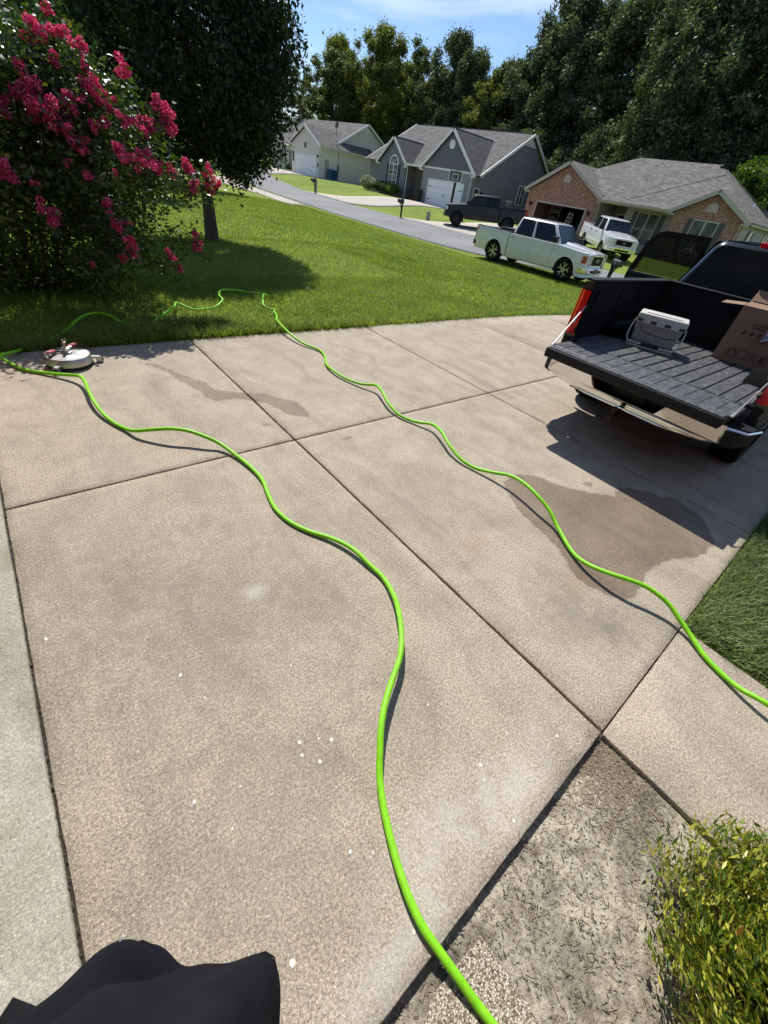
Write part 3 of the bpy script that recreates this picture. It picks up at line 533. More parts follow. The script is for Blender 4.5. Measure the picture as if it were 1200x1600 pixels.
# right lawn patch beside the walk
P = scatter(60000, 2.51, 5.6, -2.2, YA + .0, 11); P = P[(P[:, 1] < YA + .012 * np.random.default_rng(3).standard_normal(len(P)))]
P3 = np.c_[P, .0 * P[:, 0] - .02 + .035 * ss(2.5, 2.62, P[:, 0]) * ss(0, .12, YA - P[:, 1])]
blades('grass_patch', P3, .062, .0026, 'grass_patch_blade', 1.0, 12, 2, 'dense green grass patch in the corner between walk and driveway')
b = MB(); b.add([(2.515, -3.4, -.03), (9, -3.4, -.03), (9, YA - .012, -.03), (2.515, YA - .012, -.03), (2.60, -3.4, .006), (9, -3.4, .006), (9, YA - .09, .006), (2.60, YA - .09, .006)], [(0, 1, 5, 4), (1, 2, 6, 5), (2, 3, 7, 6), (3, 0, 4, 7), (4, 5, 6, 7)])
tag(b.build('turf_bank', 'dark_soil'), kind='structure')
# main lawn
def keep(P): return P[(P[:, 1] > YB + .0) | (P[:, 0] > 19)]
P = keep(np.concatenate([scatter(90000, -2.5, 8, YB, 8.5, 21), scatter(70000, -2.5, 11, 8.5, 13, 22)]))
blades('lawn_grass', P, .05, .0042, 'grass_blade', .9, 23, 1, 'short mown grass blades covering the near lawn')
P = scatter(150000, 0, 17.3, 12.5, 30, 31); P = np.concatenate([P, scatter(60000, 8, 17.4, 5.25, 12.5, 32)]); P = np.concatenate([P[(P[:, 0] < 17.0) | (P[:, 1] < 12)], scatter(26000, 16.9, 19.3, 5.5, 13.2, 34), scatter(6000, 19.2, 20.5, 2, 9.5, 35)])
blades('mid_lawn_grass', P, .055, .0085, 'grass_blade', .9, 33, 1, 'mown grass of the sunny lawn sloping to the street')
P = np.concatenate([scatter(5500, -2.2, 4.2, YB - .01, YB + .14, 41), np.random.default_rng(5).standard_normal((4200, 2)) * (.32, .13) + (1.75, 5.62), np.random.default_rng(6).standard_normal((2600, 2)) * (.3, .12) + (.9, 5.5), scatter(2500, 4, 13, YB - .01, YB + .1, 42)])
P = P[P[:, 1] > YB - .02]
blades('edge_weeds', P, .11, .0045, 'grass_blade', 1.0, 43, 2, 'taller tufts of grass and weeds along the driveway edge', cat='weeds')
# fallen leaves on lawn
b = MB()
for _ in range(260):
    x, y = random.gauss(5.2, 1.9), random.gauss(10.8, 2.4)
    if y < 5.4 or x < 1.5: continue
    z = float(ground(x, y)) + .03; a_ = random.random() * 6.28; r = random.uniform(.02, .04); d = Vector((math.cos(a_), math.sin(a_), random.uniform(-.3, .3))); n_ = Vector((-d.y, d.x, random.uniform(-.4, .4)))
    p = Vector((x, y, z)); b.add([p, p + d * r + n_ * r * .5, p + d * r * 2, p + d * r - n_ * r * .5], [(0, 1, 2, 3)])
tag(b.build('fallen_leaves', 'mulch_chip'), 'brown fallen leaves scattered on the lawn near the pear tree', 'leaves', kind='stuff')

# ------------------------------------------------------------------ foliage
def leaf_quads(C, Nn, size, aspect=.5, fold=.25, seed=0, droop=None):
    r_ = np.random.default_rng(seed); n = len(C); d = r_.standard_normal((n, 3)); d[:, 2] *= .6
    if droop is not None: d[:, 2] -= droop
    d /= np.linalg.norm(d, axis=1)[:, None]; nn = Nn + .9 * r_.standard_normal((n, 3)); w_ = np.cross(nn, d); w_ /= np.linalg.norm(w_, axis=1)[:, None] + 1e-9; u = np.cross(d, w_)
    s = (size * (.6 + .8 * r_.random(n)))[:, None]; a = C - d * s * .5; e = C + d * s * .5; m1 = C + w_ * s * aspect * .5 + u * s * fold * .3; m2 = C - w_ * s * aspect * .5 + u * s * fold * .3
    V = np.stack([a, m1, e, m2], 1).reshape(-1, 3); return V, np.arange(4 * n).reshape(n, 4)
def crown_points(n, env, clumps, cr, seed, shell=.75, floor=None):
    """env: fn(rng)-> clump centre; leaves on the clumps' shells"""
    r_ = np.random.default_rng(seed); cs = np.array([env(r_) for _ in range(clumps)]); rad = cr * (.6 + .8 * r_.random(clumps)); wt = rad ** 2; k = r_.choice(clumps, n, p=wt / wt.sum())
    d = r_.standard_normal((n, 3)); d /= np.linalg.norm(d, axis=1)[:, None]; q = rad[k] * (shell + (1 - shell) * r_.random(n)) * (1 - .5 * (r_.random(n) < .15)); P = cs[k] + d * q[:, None] * np.array([1, 1, .8])
    if floor is not None: m_ = P[:, 2] > floor; P, d = P[m_], d[m_]
    return P, d
def limbs(mb, base, top, r0, n, spread, seed, z0=.3):
    r_ = random.Random(seed); base = Vector(base); top = Vector(top); pts = [base + (top - base) * k / 7 + Vector((r_.gauss(0, .03), r_.gauss(0, .03), 0)) * (top - base).length * .12 * (k > 0) for k in range(8)]
    pts = [base - Vector((0, 0, .1))] + pts; mb.tube(pts, [r0 * 1.35] + [r0 * (1.15 if k == 0 else 1 - .82 * k / 7) for k in range(8)], 10)
    for i in range(n):
        t_ = z0 + (1 - z0) * i / n * .9; p = base + (top - base) * t_; a_ = r_.random() * 6.28; L = spread * (1.05 - t_ * .6) * r_.uniform(.7, 1.1); e = p + Vector((math.cos(a_) * L, math.sin(a_) * L, L * r_.uniform(.35, .9))); m_ = (p + e) / 2 + Vector((0, 0, -.06 * L)); rr = r0 * (1 - .8 * t_) * .5
        mb.tube([p, m_, e], [rr, rr * .65, rr * .2], 6)
# ornamental pear by the street
pear = empty('pear_tree', (4.42, 12.3, 0), label='dense dark ornamental pear tree standing on the lawn', cat='tree')
b = MB(); limbs(b, (0, 0, -.02), (-.15, .1, 5.0), .15, 16, 1.7, 5, .27); b.build('trunk', 'bark', pear, smooth='all')
def penv(r_):
    h = r_.random(); z = 1.5 + h * 4.3; R_ = 2.0 * np.sqrt(max(0, 1 - ((h - .42) / .62) ** 2)) ** .8 * (.62 + .38 * min(1, h / .28)); a = r_.random() * 6.28; q = R_ * np.sqrt(.35 + .65 * r_.random()); return (q * np.cos(a), q * np.sin(a), z)
P, d = crown_points(76000, penv, 300, .42, 51); ro = np.random.default_rng(58); P = P + ro.standard_normal(P.shape) * np.array([.1, .1, .16]) * (ro.random(len(P)) ** 2)[:, None] * 1.5
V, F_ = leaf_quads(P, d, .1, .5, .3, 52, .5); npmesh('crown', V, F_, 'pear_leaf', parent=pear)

# crape myrtle with pink panicles
myr = empty('crape_myrtle', (.3, 7.7, 0), label='big crape myrtle shrub covered in pink flower clusters', cat='shrub')
b = MB()
for k in range(16):
    a_ = 2 * math.pi * k / 16; e = Vector((math.cos(a_) * random.uniform(.8, 1.7), math.sin(a_) * random.uniform(.8, 1.3), random.uniform(1.3, 2.1))); s_ = Vector((math.cos(a_) * .22, math.sin(a_) * .22, -.05)); b.tube([s_, s_.lerp(e, .45) + Vector((0, 0, .25)), e], [.028, .018, .006], 7)
b.build('stems', 'stem', myr, smooth='all')
MC = np.array([.0, -.0, 1.35]); MR = np.array([1.95, 1.55, 1.5])
def menv(r_):
    while True:
        v_ = r_.standard_normal(3); v_ /= np.linalg.norm(v_); q = (.55 + .4 * r_.random()); p = MC + MR * v_ * q
        if p[2] > .12: return p
P, d = crown_points(56000, menv, 300, .3, 61, floor=.03); ro = np.random.default_rng(68); P = P + ro.standard_normal(P.shape) * .09 * (ro.random(len(P)) ** 2)[:, None] * 1.6
FL = [(1.01, 6.83, 2.45, .136), (.91, 6.84, 2.34, .1), (1.19, 6.8, 2.42, .102), (1.31, 6.67, 2.37, .083), (1.02, 6.62, 2.25, .094), (1.28, 6.88, 2.42, .065), (1.32, 6.67, 2.23, .072), (1.63, 6.5, 2.27, .12), (.75, 6.46, 2.01, .171), (.65, 6.37, 1.85, .171), (.88, 6.34, 1.87, .163), (1.03, 6.42, 1.96, .115), (.59, 6.47, 1.9, .097), (.48, 6.38, 1.75, .085), (1.24, 6.48, 2.11, .103), (1.31, 6.47, 2.05, .105), (1.39, 6.45, 2.0, .08), (1.16, 6.4, 1.97, .065), (1.49, 6.23, 1.88, .094), (1.74, 6.37, 1.91, .105), (1.93, 6.42, 2.04, .142), (1.95, 6.41, 1.95, .129), (1.92, 6.52, 2.09, .085), (1.65, 6.29, 1.83, .09), (.97, 6.23, 1.68, .103), (1.03, 6.21, 1.64, .085), (1.31, 6.06, 1.64, .08), (1.36, 6.05, 1.62, .12), (1.54, 6.11, 1.59, .125), (1.66, 6.18, 1.52, .072), (.31, 6.09, 1.34, .11), (.28, 6.09, 1.37, .084), (.83, 6.14, 1.48, .045), (.96, 6.02, 1.4, .052), (.5, 6.08, 1.28, .05), (1.75, 6.26, 1.54, .073), (1.89, 6.32, 1.52, .083), (2.12, 6.46, 1.55, .117), (2.16, 6.45, 1.4, .104), (2.43, 6.57, 1.57, .098), (2.42, 6.57, 1.4, .1), (2.51, 6.53, 1.43, .083), (.52, 5.88, 1.04, .115), (1.07, 5.85, 1.15, .094), (1.09, 5.8, 1.0, .076), (1.18, 5.78, .9, .077), (1.18, 5.78, .79, .086), (1.06, 5.8, .73, .057), (1.63, 5.98, .72, .078), (1.99, 6.08, .84, .089), (1.97, 6.09, .95, .064), (1.71, 5.96, .6, .048), (1.21, 5.88, 1.03, .056), (1.15, 7.01, 2.58, .063), (1.29, 6.27, 1.82, .053), (1.19, 6.29, 1.78, .079), (1.21, 5.98, 1.45, .047), (.76, 5.85, .65, .035)]
rs_ = np.random.default_rng(66); bs = []; LX = [P]; LD = [d]; tw = MB()
for i in range(150):  # panicles elsewhere on the shrub, out of the photograph's sight
    v_ = rs_.standard_normal(3); v_ /= np.linalg.norm(v_)
    if -.5 < v_[2] < .6 and v_[1] > .45: p = MC + MR * v_ * 1.05 + np.array([.3, 7.7, 0]); bs.append((*p, .1))
for (x, y, z, r) in FL + bs[:30]:
    r *= .80
    c = np.array([x - .3, y - 7.7, z]); n_ = int(2600 * (r / .12) ** 2 * .32) + 60; q = rs_.standard_normal((n_, 3)); q /= np.linalg.norm(q, axis=1)[:, None]; t_ = rs_.random(n_); ax = np.array([rs_.normal(0, .3), rs_.normal(0, .3), 1.]); ax /= np.linalg.norm(ax)
    sub = rs_.normal(0, .42, (7, 3)) * r; sub[:, 2] *= 1.15; kq = rs_.integers(0, 7, n_); pp = c + sub[kq] + q * (r * .42 * (.6 + .5 * rs_.random(n_)))[:, None]; V, F_ = leaf_quads(pp, q, .021, .8, .5, int(rs_.integers(1e6)))
    npmesh('flower_cluster', V, F_, 'blossom', parent=myr)
    inn = c * np.array([.72, .72, .8]) + np.array([0, 0, .1]); m_ = int(70 + 500 * r); tt = rs_.random(m_) ** .6; LX.append(inn + (c - np.array([0, 0, r * .6]) - inn) * tt[:, None] + rs_.standard_normal((m_, 3)) * .075); LD.append(rs_.standard_normal((m_, 3)))
    tw.tube([inn, (inn + c) / 2 + np.array([0, 0, .03]), c], [.006, .005, .003], 5)
V, F_ = leaf_quads(np.concatenate(LX), np.concatenate(LD), .064, .5, .3, 62, .2); npmesh('foliage', V, F_, 'myrtle_leaf', parent=myr)
tag(tw.build('twigs', 'stem', myr), kind='stuff')

# low nandina / yellow-green shrub at the walk corner
nan = empty('yellow_green_shrub', (1.17, -1.10, -.05), label='yellow green leafy shrub growing beside the walk in the sandy bed', cat='shrub')
V, F_ = [], []
r_ = np.random.default_rng(71); stemb = MB(); LC, LDir = [], []
for k in range(1150):
    a = r_.random() * 6.28; q = .40 * np.sqrt(r_.random()); base = np.array([q * .5 * np.cos(a), q * .5 * np.sin(a) * 1.2, 0]); lean = np.array([np.cos(a) * q * .72, np.sin(a) * q * .8, (.1 + .17 * r_.random()) * (1.25 - q)]); tip = base + lean
    stemb.tube([base, (base + tip) / 2 + np.array([0, 0, .05]), tip], [.003, .0022, .001], 4, False)
    for t_ in np.linspace(.2, 1.04, 17):
        p = base + lean * t_ + np.array([0, 0, .05 * math.sin(3.1 * min(t_, 1))])
        for s_ in (-1, 1):
            dd = np.array([np.cos(a + s_ * 1.1), np.sin(a + s_ * 1.1), .75]) + r_.standard_normal(3) * .35; dd /= np.linalg.norm(dd); LC.append(p + dd * .008); LDir.append(dd)
LC = np.array(LC); LDir = np.array(LDir); n = len(LC); s = (.037 * (.55 + .8 * r_.random(n)))[:, None]; w_ = np.cross(LDir, r_.standard_normal((n, 3))); w_ /= np.linalg.norm(w_, axis=1)[:, None]; u_ = np.cross(LDir, w_)
V = np.stack([LC, LC + LDir * s * .45 + w_ * s * .115 + u_ * s * .05, LC + LDir * s, LC + LDir * s * .45 - w_ * s * .115 + u_ * s * .05], 1).reshape(-1, 3)
npmesh('foliage', V, np.arange(4 * n).reshape(n, 4), 'nandina_leaf', parent=nan); stemb.build('stems', 'stem', nan)

# woodland trees ---------------------------------------------------------
def tree_proto(seed, H, Rr, n, leaf, mat, z0=.18, nclump=110, cr=1.15, pw=.75):
    root = empty('woodland_tree', (0, 0, -500))
    def env(r_):
        h = r_.random() ** .85; z = H * (z0 + (1.0 - z0) * h); R_ = Rr * max(.05, 1 - max(0, h - .42) ** 2.1 * 2.7 - max(0, .3 - h) * .6) ** pw; a = r_.random() * 6.28; q = R_ * np.sqrt(r_.random()) * (1 + .3 * math.sin(2 * a + seed + z * .35) + .12 * math.sin(z * 1.3 + seed)); return (q * math.cos(a), q * math.sin(a), z)
    P, d = crown_points(n, env, int(nclump * 1.7), cr * .75, seed, .3); ro = np.random.default_rng(seed + 9); P = P + ro.standard_normal(P.shape) * np.array([.22, .22, .42]) * (ro.random(len(P)) ** 3)[:, None] * 1.1; P[:, :2] += (.4 * fbm(P[:, 2], P[:, 0], .8, seed))[:, None]
    V, F_ = leaf_quads(P, d, leaf, .55, .3, seed + 1, .2); npmesh('crown', V, F_, mat, parent=root)
    mb = MB(); limbs(mb, (0, 0, 0), (0, 0, H * .85), .22, 12, Rr * .8, seed, .25); mb.build('trunk', 'bark', root, smooth='all'); return root
protos = {
 'a': tree_proto(101, 16, 4.4, 44000, .27, 'wood_leaf_dark'), 'b': tree_proto(102, 16, 5.3, 50000, .28, 'wood_leaf_dark', nclump=150), 'c': tree_proto(103, 16, 5.2, 40000, .27, 'wood_leaf', nclump=90, cr=1.0),
 'd': tree_proto(104, 16, 5.4, 44000, .28, 'wood_leaf_olive', nclump=100), 'e': tree_proto(105, 16, 4.6, 20000, .25, 'wood_leaf', nclump=45, cr=.9), 'f': tree_proto(106, 7, 3.6, 26000, .24, 'wood_leaf_dark', z0=.02, nclump=120, cr=.9),
 'g': tree_proto(107, 7, 3.4, 26000, .22, 'bright_leaf', z0=.03, nclump=110, cr=.8)}
TYPES = {'a': 'tall dark narrow tree', 'b': 'broad dark leafy tree', 'c': 'tall green tree with an open top', 'd': 'olive green tree', 'e': 'thin pale tree with gaps in its crown', 'f': 'low dark bushy tree', 'g': 'low bright green tree'}
#   key, x, y, height, width scale, rotation, where
TR = [('e', 50.5, 88, 13.5, 1.0, 0, 'at the far left end of the wood, beside the pear tree'), ('d', 54.6, 83.8, 17.2, .95, 1, 'behind the chimney end of the beige house'), ('c', 52, 80, 15, 1.1, 2, 'rising over the beige house roof'),
 ('d', 57.5, 75.6, 18.6, 1.05, 3, 'standing highest behind the beige house'), ('e', 61.6, 72.4, 18.2, 1.2, 4, 'between the two left houses'), ('c', 63, 68, 14.5, 1.1, .5, 'filling the gap left of the blue-grey roof'),
 ('a', 59.6, 61, 17.8, 1.0, 1.5, 'standing alone against the sky over the blue-grey house'), ('a', 61, 58.5, 16.4, .9, 2.5, 'pressed to the right side of the lone dark tree'), ('d', 61.5, 54, 13.5, 1.1, 3.5, 'above the ridge of the blue-grey house'),
 ('c', 59.9, 51, 14.8, .9, 4.5, 'left of the tallest dark group'), ('a', 58.1, 47.4, 14.6, 1.0, 5, 'at the left shoulder of the tallest dark group'), ('b', 54.7, 41.4, 16.3, .8, .2, 'leading the tallest dark group'),
 ('a', 52.7, 38.0, 18.2, 1.0, 1.2, 'tallest, above the gap before the brick house'), ('b', 50.8, 34, 16.6, .9, 2.2, 'directly behind the brick garage'), ('b', 51.6, 30.2, 16.8, .9, 3.2, 'behind the left end of the brick house roof'),
 ('a', 51.2, 27.4, 17.6, 1.1, 4.2, 'touching the top edge over the brick house'), ('b', 52.2, 24.2, 17.2, .95, 5.2, 'over the middle of the brick house ridge'), ('a', 52.5, 21.5, 18.4, 1.1, .7, 'over the right end of the brick house ridge'),
 ('b', 53.8, 18.5, 18, 1.0, 1.7, 'behind the right hip of the brick house'), ('a', 54, 15, 18, 1.1, 2.7, 'at the right end of the wood'), ('b', 55, 11, 18, 1.1, 3.7, 'last tree at the right edge'),
 ('g', 47.2, 13.2, 6.6, .9, 0, 'catching the sun just right of the brick house roof')]
for i, (k_, x, y, h, ws, rz, wh) in enumerate(TR):
    if 26 < y < 70 and x < 61: f_ = 63 / x if y < 56 else 1.06; TR[i] = (k_, x * f_, y * f_, 1.8 + (h - 1.8) * f_, ws * f_, rz, wh)
TR += [('c', 62.5, 92, 15.2, 1.25, 1.1, 'left of the beige roof peak'), ('d', 66, 84, 17.4, 1.25, 2.3, 'over the right slope of the beige roof'), ('c', 68, 78, 17.2, 1.2, 5.3, 'between the beige and blue-grey roofs'), ('d', 71, 70, 16.4, 1.3, .4, 'over the arched window gable'), ('c', 72, 62, 15.8, 1.2, 3.4, 'over the middle gable of the blue-grey house'), ('g', 56, 74, 8.5, .9, 2, 'glowing yellow green behind the beige roof')]
for i in range(16):  # second row
    TR.append((['b', 'a', 'd', 'c'][i % 4], 74 - i * .55 + random.uniform(-2, 2), 104 - i * 6.0, 16.6 + random.uniform(-1.6, 1.2) + (-1.2 if i > 7 else -1), 1.35, i * 1.3, 'standing one row back in the wood'))
for i in range(15):  # understorey
    TR.append(('f', 59.5 - i * .45 + random.uniform(-1, 1), 88 - i * 5.2, random.uniform(5.5, 8.5), 1.05, i * 2.1, 'in the shady edge of the wood behind the houses'))
for k_, x, y, h, ws, rz, wh in (('d', 9, 33, 9, .8, 0, 'left of the pear tree, across the side lawn'), ('c', 3, 30, 11.5, 1.1, 1, 'behind the crape myrtle at the top left'), ('b', -3.5, 25, 10.5, .95, 2, 'behind the myrtle at the left edge'), ('d', 6, 41, 13, 1.2, 3, 'in the second row behind the myrtle'),
   ('f', .5, 21, 4.6, .7, 4, 'behind the crape myrtle near the house side'), ('c', 14, 62, 13, 1.3, 5, 'far up the street on its near side'), ('d', 24, 85, 14, 1.4, 2, 'at the far bend of the street'), ('b', 37, 95, 14, 1.4, 3, 'past the beige house up the street'), ('a', 45, 97, 14, 1.5, 1, 'closing the view past the beige house'), ('g', 10.5, 47, 3.2, .55, 1, 'round and low by the far left lawn'), ('f', -7, 19, 7, 1.1, 2, 'at the side of the garage lawn')):
    TR.append((k_, x, y, h, ws, rz, wh))
ORD = ['first', 'second', 'third', 'fourth', 'fifth', 'sixth', 'seventh', 'eighth', 'ninth', 'tenth', 'eleventh', 'twelfth', 'thirteenth', 'fourteenth', 'fifteenth', 'sixteenth']; cnt = {}
used = set()
for j, (k_, x, y, h, ws, rz, wh) in enumerate(TR):
    pr = protos[k_]; H0 = 7 if k_ in 'fg' else 16; o = pr if k_ not in used else copy_tree(pr); used.add(k_)
    o.location = (x, y, float(ground(x, y)) - .05); o.scale = (ws, ws, h / H0); o.rotation_euler = (0, 0, rz)
    if 'row back' in wh or 'shady edge' in wh:
        key = wh; cnt[key] = cnt.get(key, -1) + 1; lab = ('%s tree from the left in the back row of the wood' if 'row back' in wh else '%s low dark bushy tree from the left along the edge of the wood') % ORD[cnt[key]]
    else: lab = TYPES[k_] + ' ' + wh
    lab = ' '.join(lab.split()[:16])
    tag(o, lab, 'tree', 'trees of the wood behind the houses' if 'row back' in wh or 'shady edge' in wh else 'trees around the neighbourhood')

# ------------------------------------------------------------------ houses (local x = to the right along the front, y = to the back, z = up)
class House:
    def __init__(s, loc, ang, name, label):
        s.r = empty(name, loc, (0, 0, R(ang)), label, 'house')
    def front(s, name, pts, t, mat, th=.15, parent=None): b = MB(); b.prism([(x, t, z) for x, z in pts], (0, th, 0)); return b.build(name, mat, parent or s.r, uv=True)
    def side(s, name, pts, x, mat, th=-.15, parent=None): b = MB(); b.prism([(x, t, z) for t, z in pts], (th, 0, 0)); return b.build(name, mat, parent or s.r, uv=True)
    def roof(s, pts, mat, th=.1, name='roof'):
        n = (Vector(pts[1]) - Vector(pts[0])).cross(Vector(pts[2]) - Vector(pts[0])).normalized(); n = n if n.z > 0 else -n
        b = MB(); b.prism(pts, n * th); return b.build(name, mat, s.r, uv=True)
    def bar(s, name, p, q, w=.05, h=.18, mat='white_trim', parent=None):
        p, q = Vector(p), Vector(q); d = (q - p).normalized(); sd = d.cross(Vector((0, 0, 1))); sd.normalize(); up = sd.cross(d)
        b = MB(); b.hull8([p - sd * w + up * 0, p + sd * w, p + sd * w + up * h, p - sd * w + up * h], [q - sd * w, q + sd * w, q + sd * w + up * h, q - sd * w + up * h]); return b.build(name, mat, parent or s.r, uv=True)
    def window(s, c0, c1, z0, z1, t, axis='f', cols=1, rows=2, shutter=None, arch=0, mull=1, frame='white_trim', sill=True):
        """axis f: front wall at depth t, spans c0..c1 in x ; axis s: side wall at x=t, spans c0..c1 in y"""
        d = -1 if axis == 'f' else 1
        def bx(mb, a0, a1, za, zb, o0, o1):
            if axis == 'f': mb.box(a0, a1, t + min(d * o0, d * o1), t + max(d * o0, d * o1), za, zb)
            else: mb.box(t + min(d * o0, d * o1), t + max(d * o0, d * o1), a0, a1, za, zb)
        b = MB(); f = .07
        bx(b, c0 - f, c0, z0 - f, z1 + f, .002, .07); bx(b, c1, c1 + f, z0 - f, z1 + f, .002, .07); bx(b, c0, c1, z0 - f, z0, .002, .08); bx(b, c0, c1, z1, z1 + f, .002, .07)
        for k in range(1, mull): x = c0 + (c1 - c0) * k / mull; bx(b, x - .05, x + .05, z0, z1, .002, .065)
        w = b.build('window', frame, s.r)
        b = MB(); bx(b, c0, c1, z0, z1, .004, .025); b.build('pane', 'window_glass', w)
        b = MB()
        for k in range(mull):
            a0 = c0 + (c1 - c0) * k / mull; a1 = c0 + (c1 - c0) * (k + 1) / mull
            for i in range(1, cols): x = a0 + (a1 - a0) * i / cols; bx(b, x - .014, x + .014, z0, z1, .026, .045)
            for i in range(1, rows): z = z0 + (z1 - z0) * i / rows; bx(b, a0, a1, z - .02, z + .02, .026, .046)
        b.build('muntins', frame, w)
        if arch:
            cx_ = (c0 + c1) / 2; r_ = (c1 - c0) / 2; pts = [(cx_ + (r_ + f) * math.cos(math.pi * k / 14), t - .06, z1 + f + (r_ * arch + f) * math.sin(math.pi * k / 14)) for k in range(15)]
            b = MB(); b.prism(pts, (0, .058, 0)); b.build('arch_frame', frame, w)
            pts = [(cx_ + r_ * .86 * math.cos(math.pi * k / 14), t - .072, z1 + f + .03 + r_ * arch * .86 * math.sin(math.pi * k / 14)) for k in range(15)]
            b = MB(); b.prism(pts, (0, .01, 0)); b.build('arch_pane', 'window_glass', w)
            b = MB()
            for a_ in (45, 90, 135): b.tube([(cx_, t - .08, z1 + f), (cx_ + r_ * .9 * math.cos(R(a_)), t - .08, z1 + f + r_ * arch * .9 * math.sin(R(a_)))], .018, 4)
            b.tube([(cx_ + r_ * .45 * math.cos(R(a_)), t - .08, z1 + f + r_ * arch * .45 * math.sin(R(a_))) for a_ in range(0, 181, 20)], .018, 4); b.build('arch_bars', frame, w)
        if shutter:
            for sx in (c0 - f - .36, c1 + f + .01):
                b = MB(); bx(b, sx, sx + .35, z0 - .03, z1 + .05, .003, .04); sh = b.build('shutter', shutter, s.r)
                b = MB(); n_ = 12
                for k in range(n_):
                    z = z0 + .08 + (z1 - z0 - .14) * k / n_; bx(b, sx + .04, sx + .31, z, z + .05, .041, .055)
                b.build('louvre', shutter, sh)
        return w
    def garage_door(s, x0, x1, z1, t, hardware=True):
        b = MB(); f = .1; b.box(x0 - f, x0, t - .05, t - .002, 0, z1 + f); b.box(x1, x1 + f, t - .05, t - .002, 0, z1 + f); b.box(x0, x1, t - .05, t - .002, z1, z1 + f); b.build('door_frame', 'white_trim', s.r)
        g = empty('garage_door', parent=s.r)
        for k in range(4):
            za, zb = z1 * k / 4 + .008, z1 * (k + 1) / 4 - .008; b = MB(); b.box(x0 + .01, x1 - .01, t - .03, t - .004, za, zb)
            n_ = 8
            for i in range(n_):
                a0 = x0 + (x1 - x0) * (i + .12) / n_; a1 = x0 + (x1 - x0) * (i + .88) / n_; b.box(a0, a1, t - .04, t - .031, za + .09, zb - .09)
            p = b.build('panel', 'garage_door_white', g)
        if hardware:
            for x_, z_ in ((x0 + .25, z1 * .22), (x0 + .25, z1 * .75), (x1 - .25, z1 * .22), (x1 - .25, z1 * .75)): b = MB(); b.box(x_ - .22, x_ + .22, t - .056, t - .041, z_ - .03, z_ + .03); b.build('hinge_strap', 'black_plastic', g)
            for x_ in ((x0 + x1) / 2 - .12, (x0 + x1) / 2 + .12): b = MB(); b.box(x_ - .02, x_ + .02, t - .07, t - .041, z1 * .38, z1 * .5); b.build('handle', 'black_plastic', g)
    def downspout(s, x, t, ztop, mat='white_trim', kick=(0, -.0)):
        b = MB(); b.tube([(x, t - .32, ztop), (x, t - .3, ztop - .12), (x, t - .06, ztop - .35), (x, t - .06, .12), (x, t - .2, .04)], .045, 6); b.build('downspout', mat, s.r)
    def gutter(s, p, q, mat='white_trim'):
        p, q = Vector(p), Vector(q); d = (q - p).normalized(); o = d.cross(Vector((0, 0, 1))); b = MB()
        prof = [(0, 0), (.1, 0), (.13, .11), (.115, .11), (.09, .015), (.01, .015), (.0, .11)]; n_ = len(prof)
        vs = [p + o * a + Vector((0, 0, z)) for a, z in prof] + [q + o * a + Vector((0, 0, z)) for a, z in prof]; b.add(vs, [(i, (i + 1) % n_, (i + 1) % n_ + n_, i + n_) for i in range(n_)]); b.build('gutter', mat, s.r)
    def lamp(s, x, t, z):
        b = MB(); b.box(x - .05, x + .05, t - .05, t - .002, z - .06, z + .1); b.box(x - .08, x + .08, t - .2, t - .05, z - .16, z + .1); b.build('wall_lamp', 'black_plastic', s.r, bevel=.01)
def gable(h, x0, x1, xp, zp, ze, t0, t1, rmat, trim='white_trim', oh=.3):
    """gable roof with its ridge running to the back from t0; t1 = (left depth, ridge depth, right depth)"""
    kl = (zp - ze) / (xp - x0); kr = (zp - ze) / (x1 - xp); xl, xr = x0 - oh, x1 + oh; zl, zr = ze - kl * oh, ze - kr * oh
    h.roof([(xp, t0 - oh, zp + .02), (xl, t0 - oh, zl + .02), (xl, t1[0], zl + .02), (xp, t1[1], zp + .02)], rmat)
    h.roof([(xp + .001, t0 - oh, zp + .02), (xr, t0 - oh, zr + .02), (xr, t1[2], zr + .02), (xp + .001, t1[1], zp + .02)], rmat)
    h.bar('rake_trim', (xl, t0 - oh - .03, zl - .12), (xp, t0 - oh - .03, zp - .13), .03, .24, trim); h.bar('rake_trim', (xr, t0 - oh - .031, zr - .12), (xp, t0 - oh - .031, zp - .13), .03, .24, trim)
    b = MB(); b.box(xl, xl + oh + .1, t0 - oh, t0, zl - .14, zl - .02); b.box(xr - oh - .1, xr, t0 - oh, t0, zr - .14, zr - .02); b.build('eave_return', trim, h.r)

# brick house -------------------------------------------------------------
h3 = House((37.9, 20.2, .22), -90, 'brick_house', 'single storey red brick house with an open double garage and brown roof')
BR, SH3 = 'red_brick', 'brown_grey_shingle'
h3.front('brick_pier', [(-6.75, -.3), (-5.62, -.3), (-5.62, 2.08), (-6.75, 2.08)], 0, BR); h3.front('brick_pier', [(-.98, -.3), (-.02, -.3), (-.02, 2.08), (-.98, 2.08)], 0, BR)
h3.front('brick_gable', [(-6.75, 2.08), (-.02, 2.08), (-.02, 2.75), (-3.45, 4.62), (-6.75, 2.75)], 0, BR)
b = MB(); b.box(-5.72, -5.62, -.03, .12, 0, 2.1); b.box(-.98, -.88, -.03, .12, 0, 2.1); b.box(-5.62, -.98, -.03, .12, 2.0, 2.1); b.build('door_frame', 'tan_trim', h3.r)
h3.side('garage_side_wall', [(.152, -.3), (.152, 2.75), (3.2, 2.75), (3.2, -.3)], -.022, 'tan_siding'); h3.side('garage_left_wall', [(.152, -.3), (.152, 2.75), (9, 2.75), (9, -.3)], -6.6, BR)
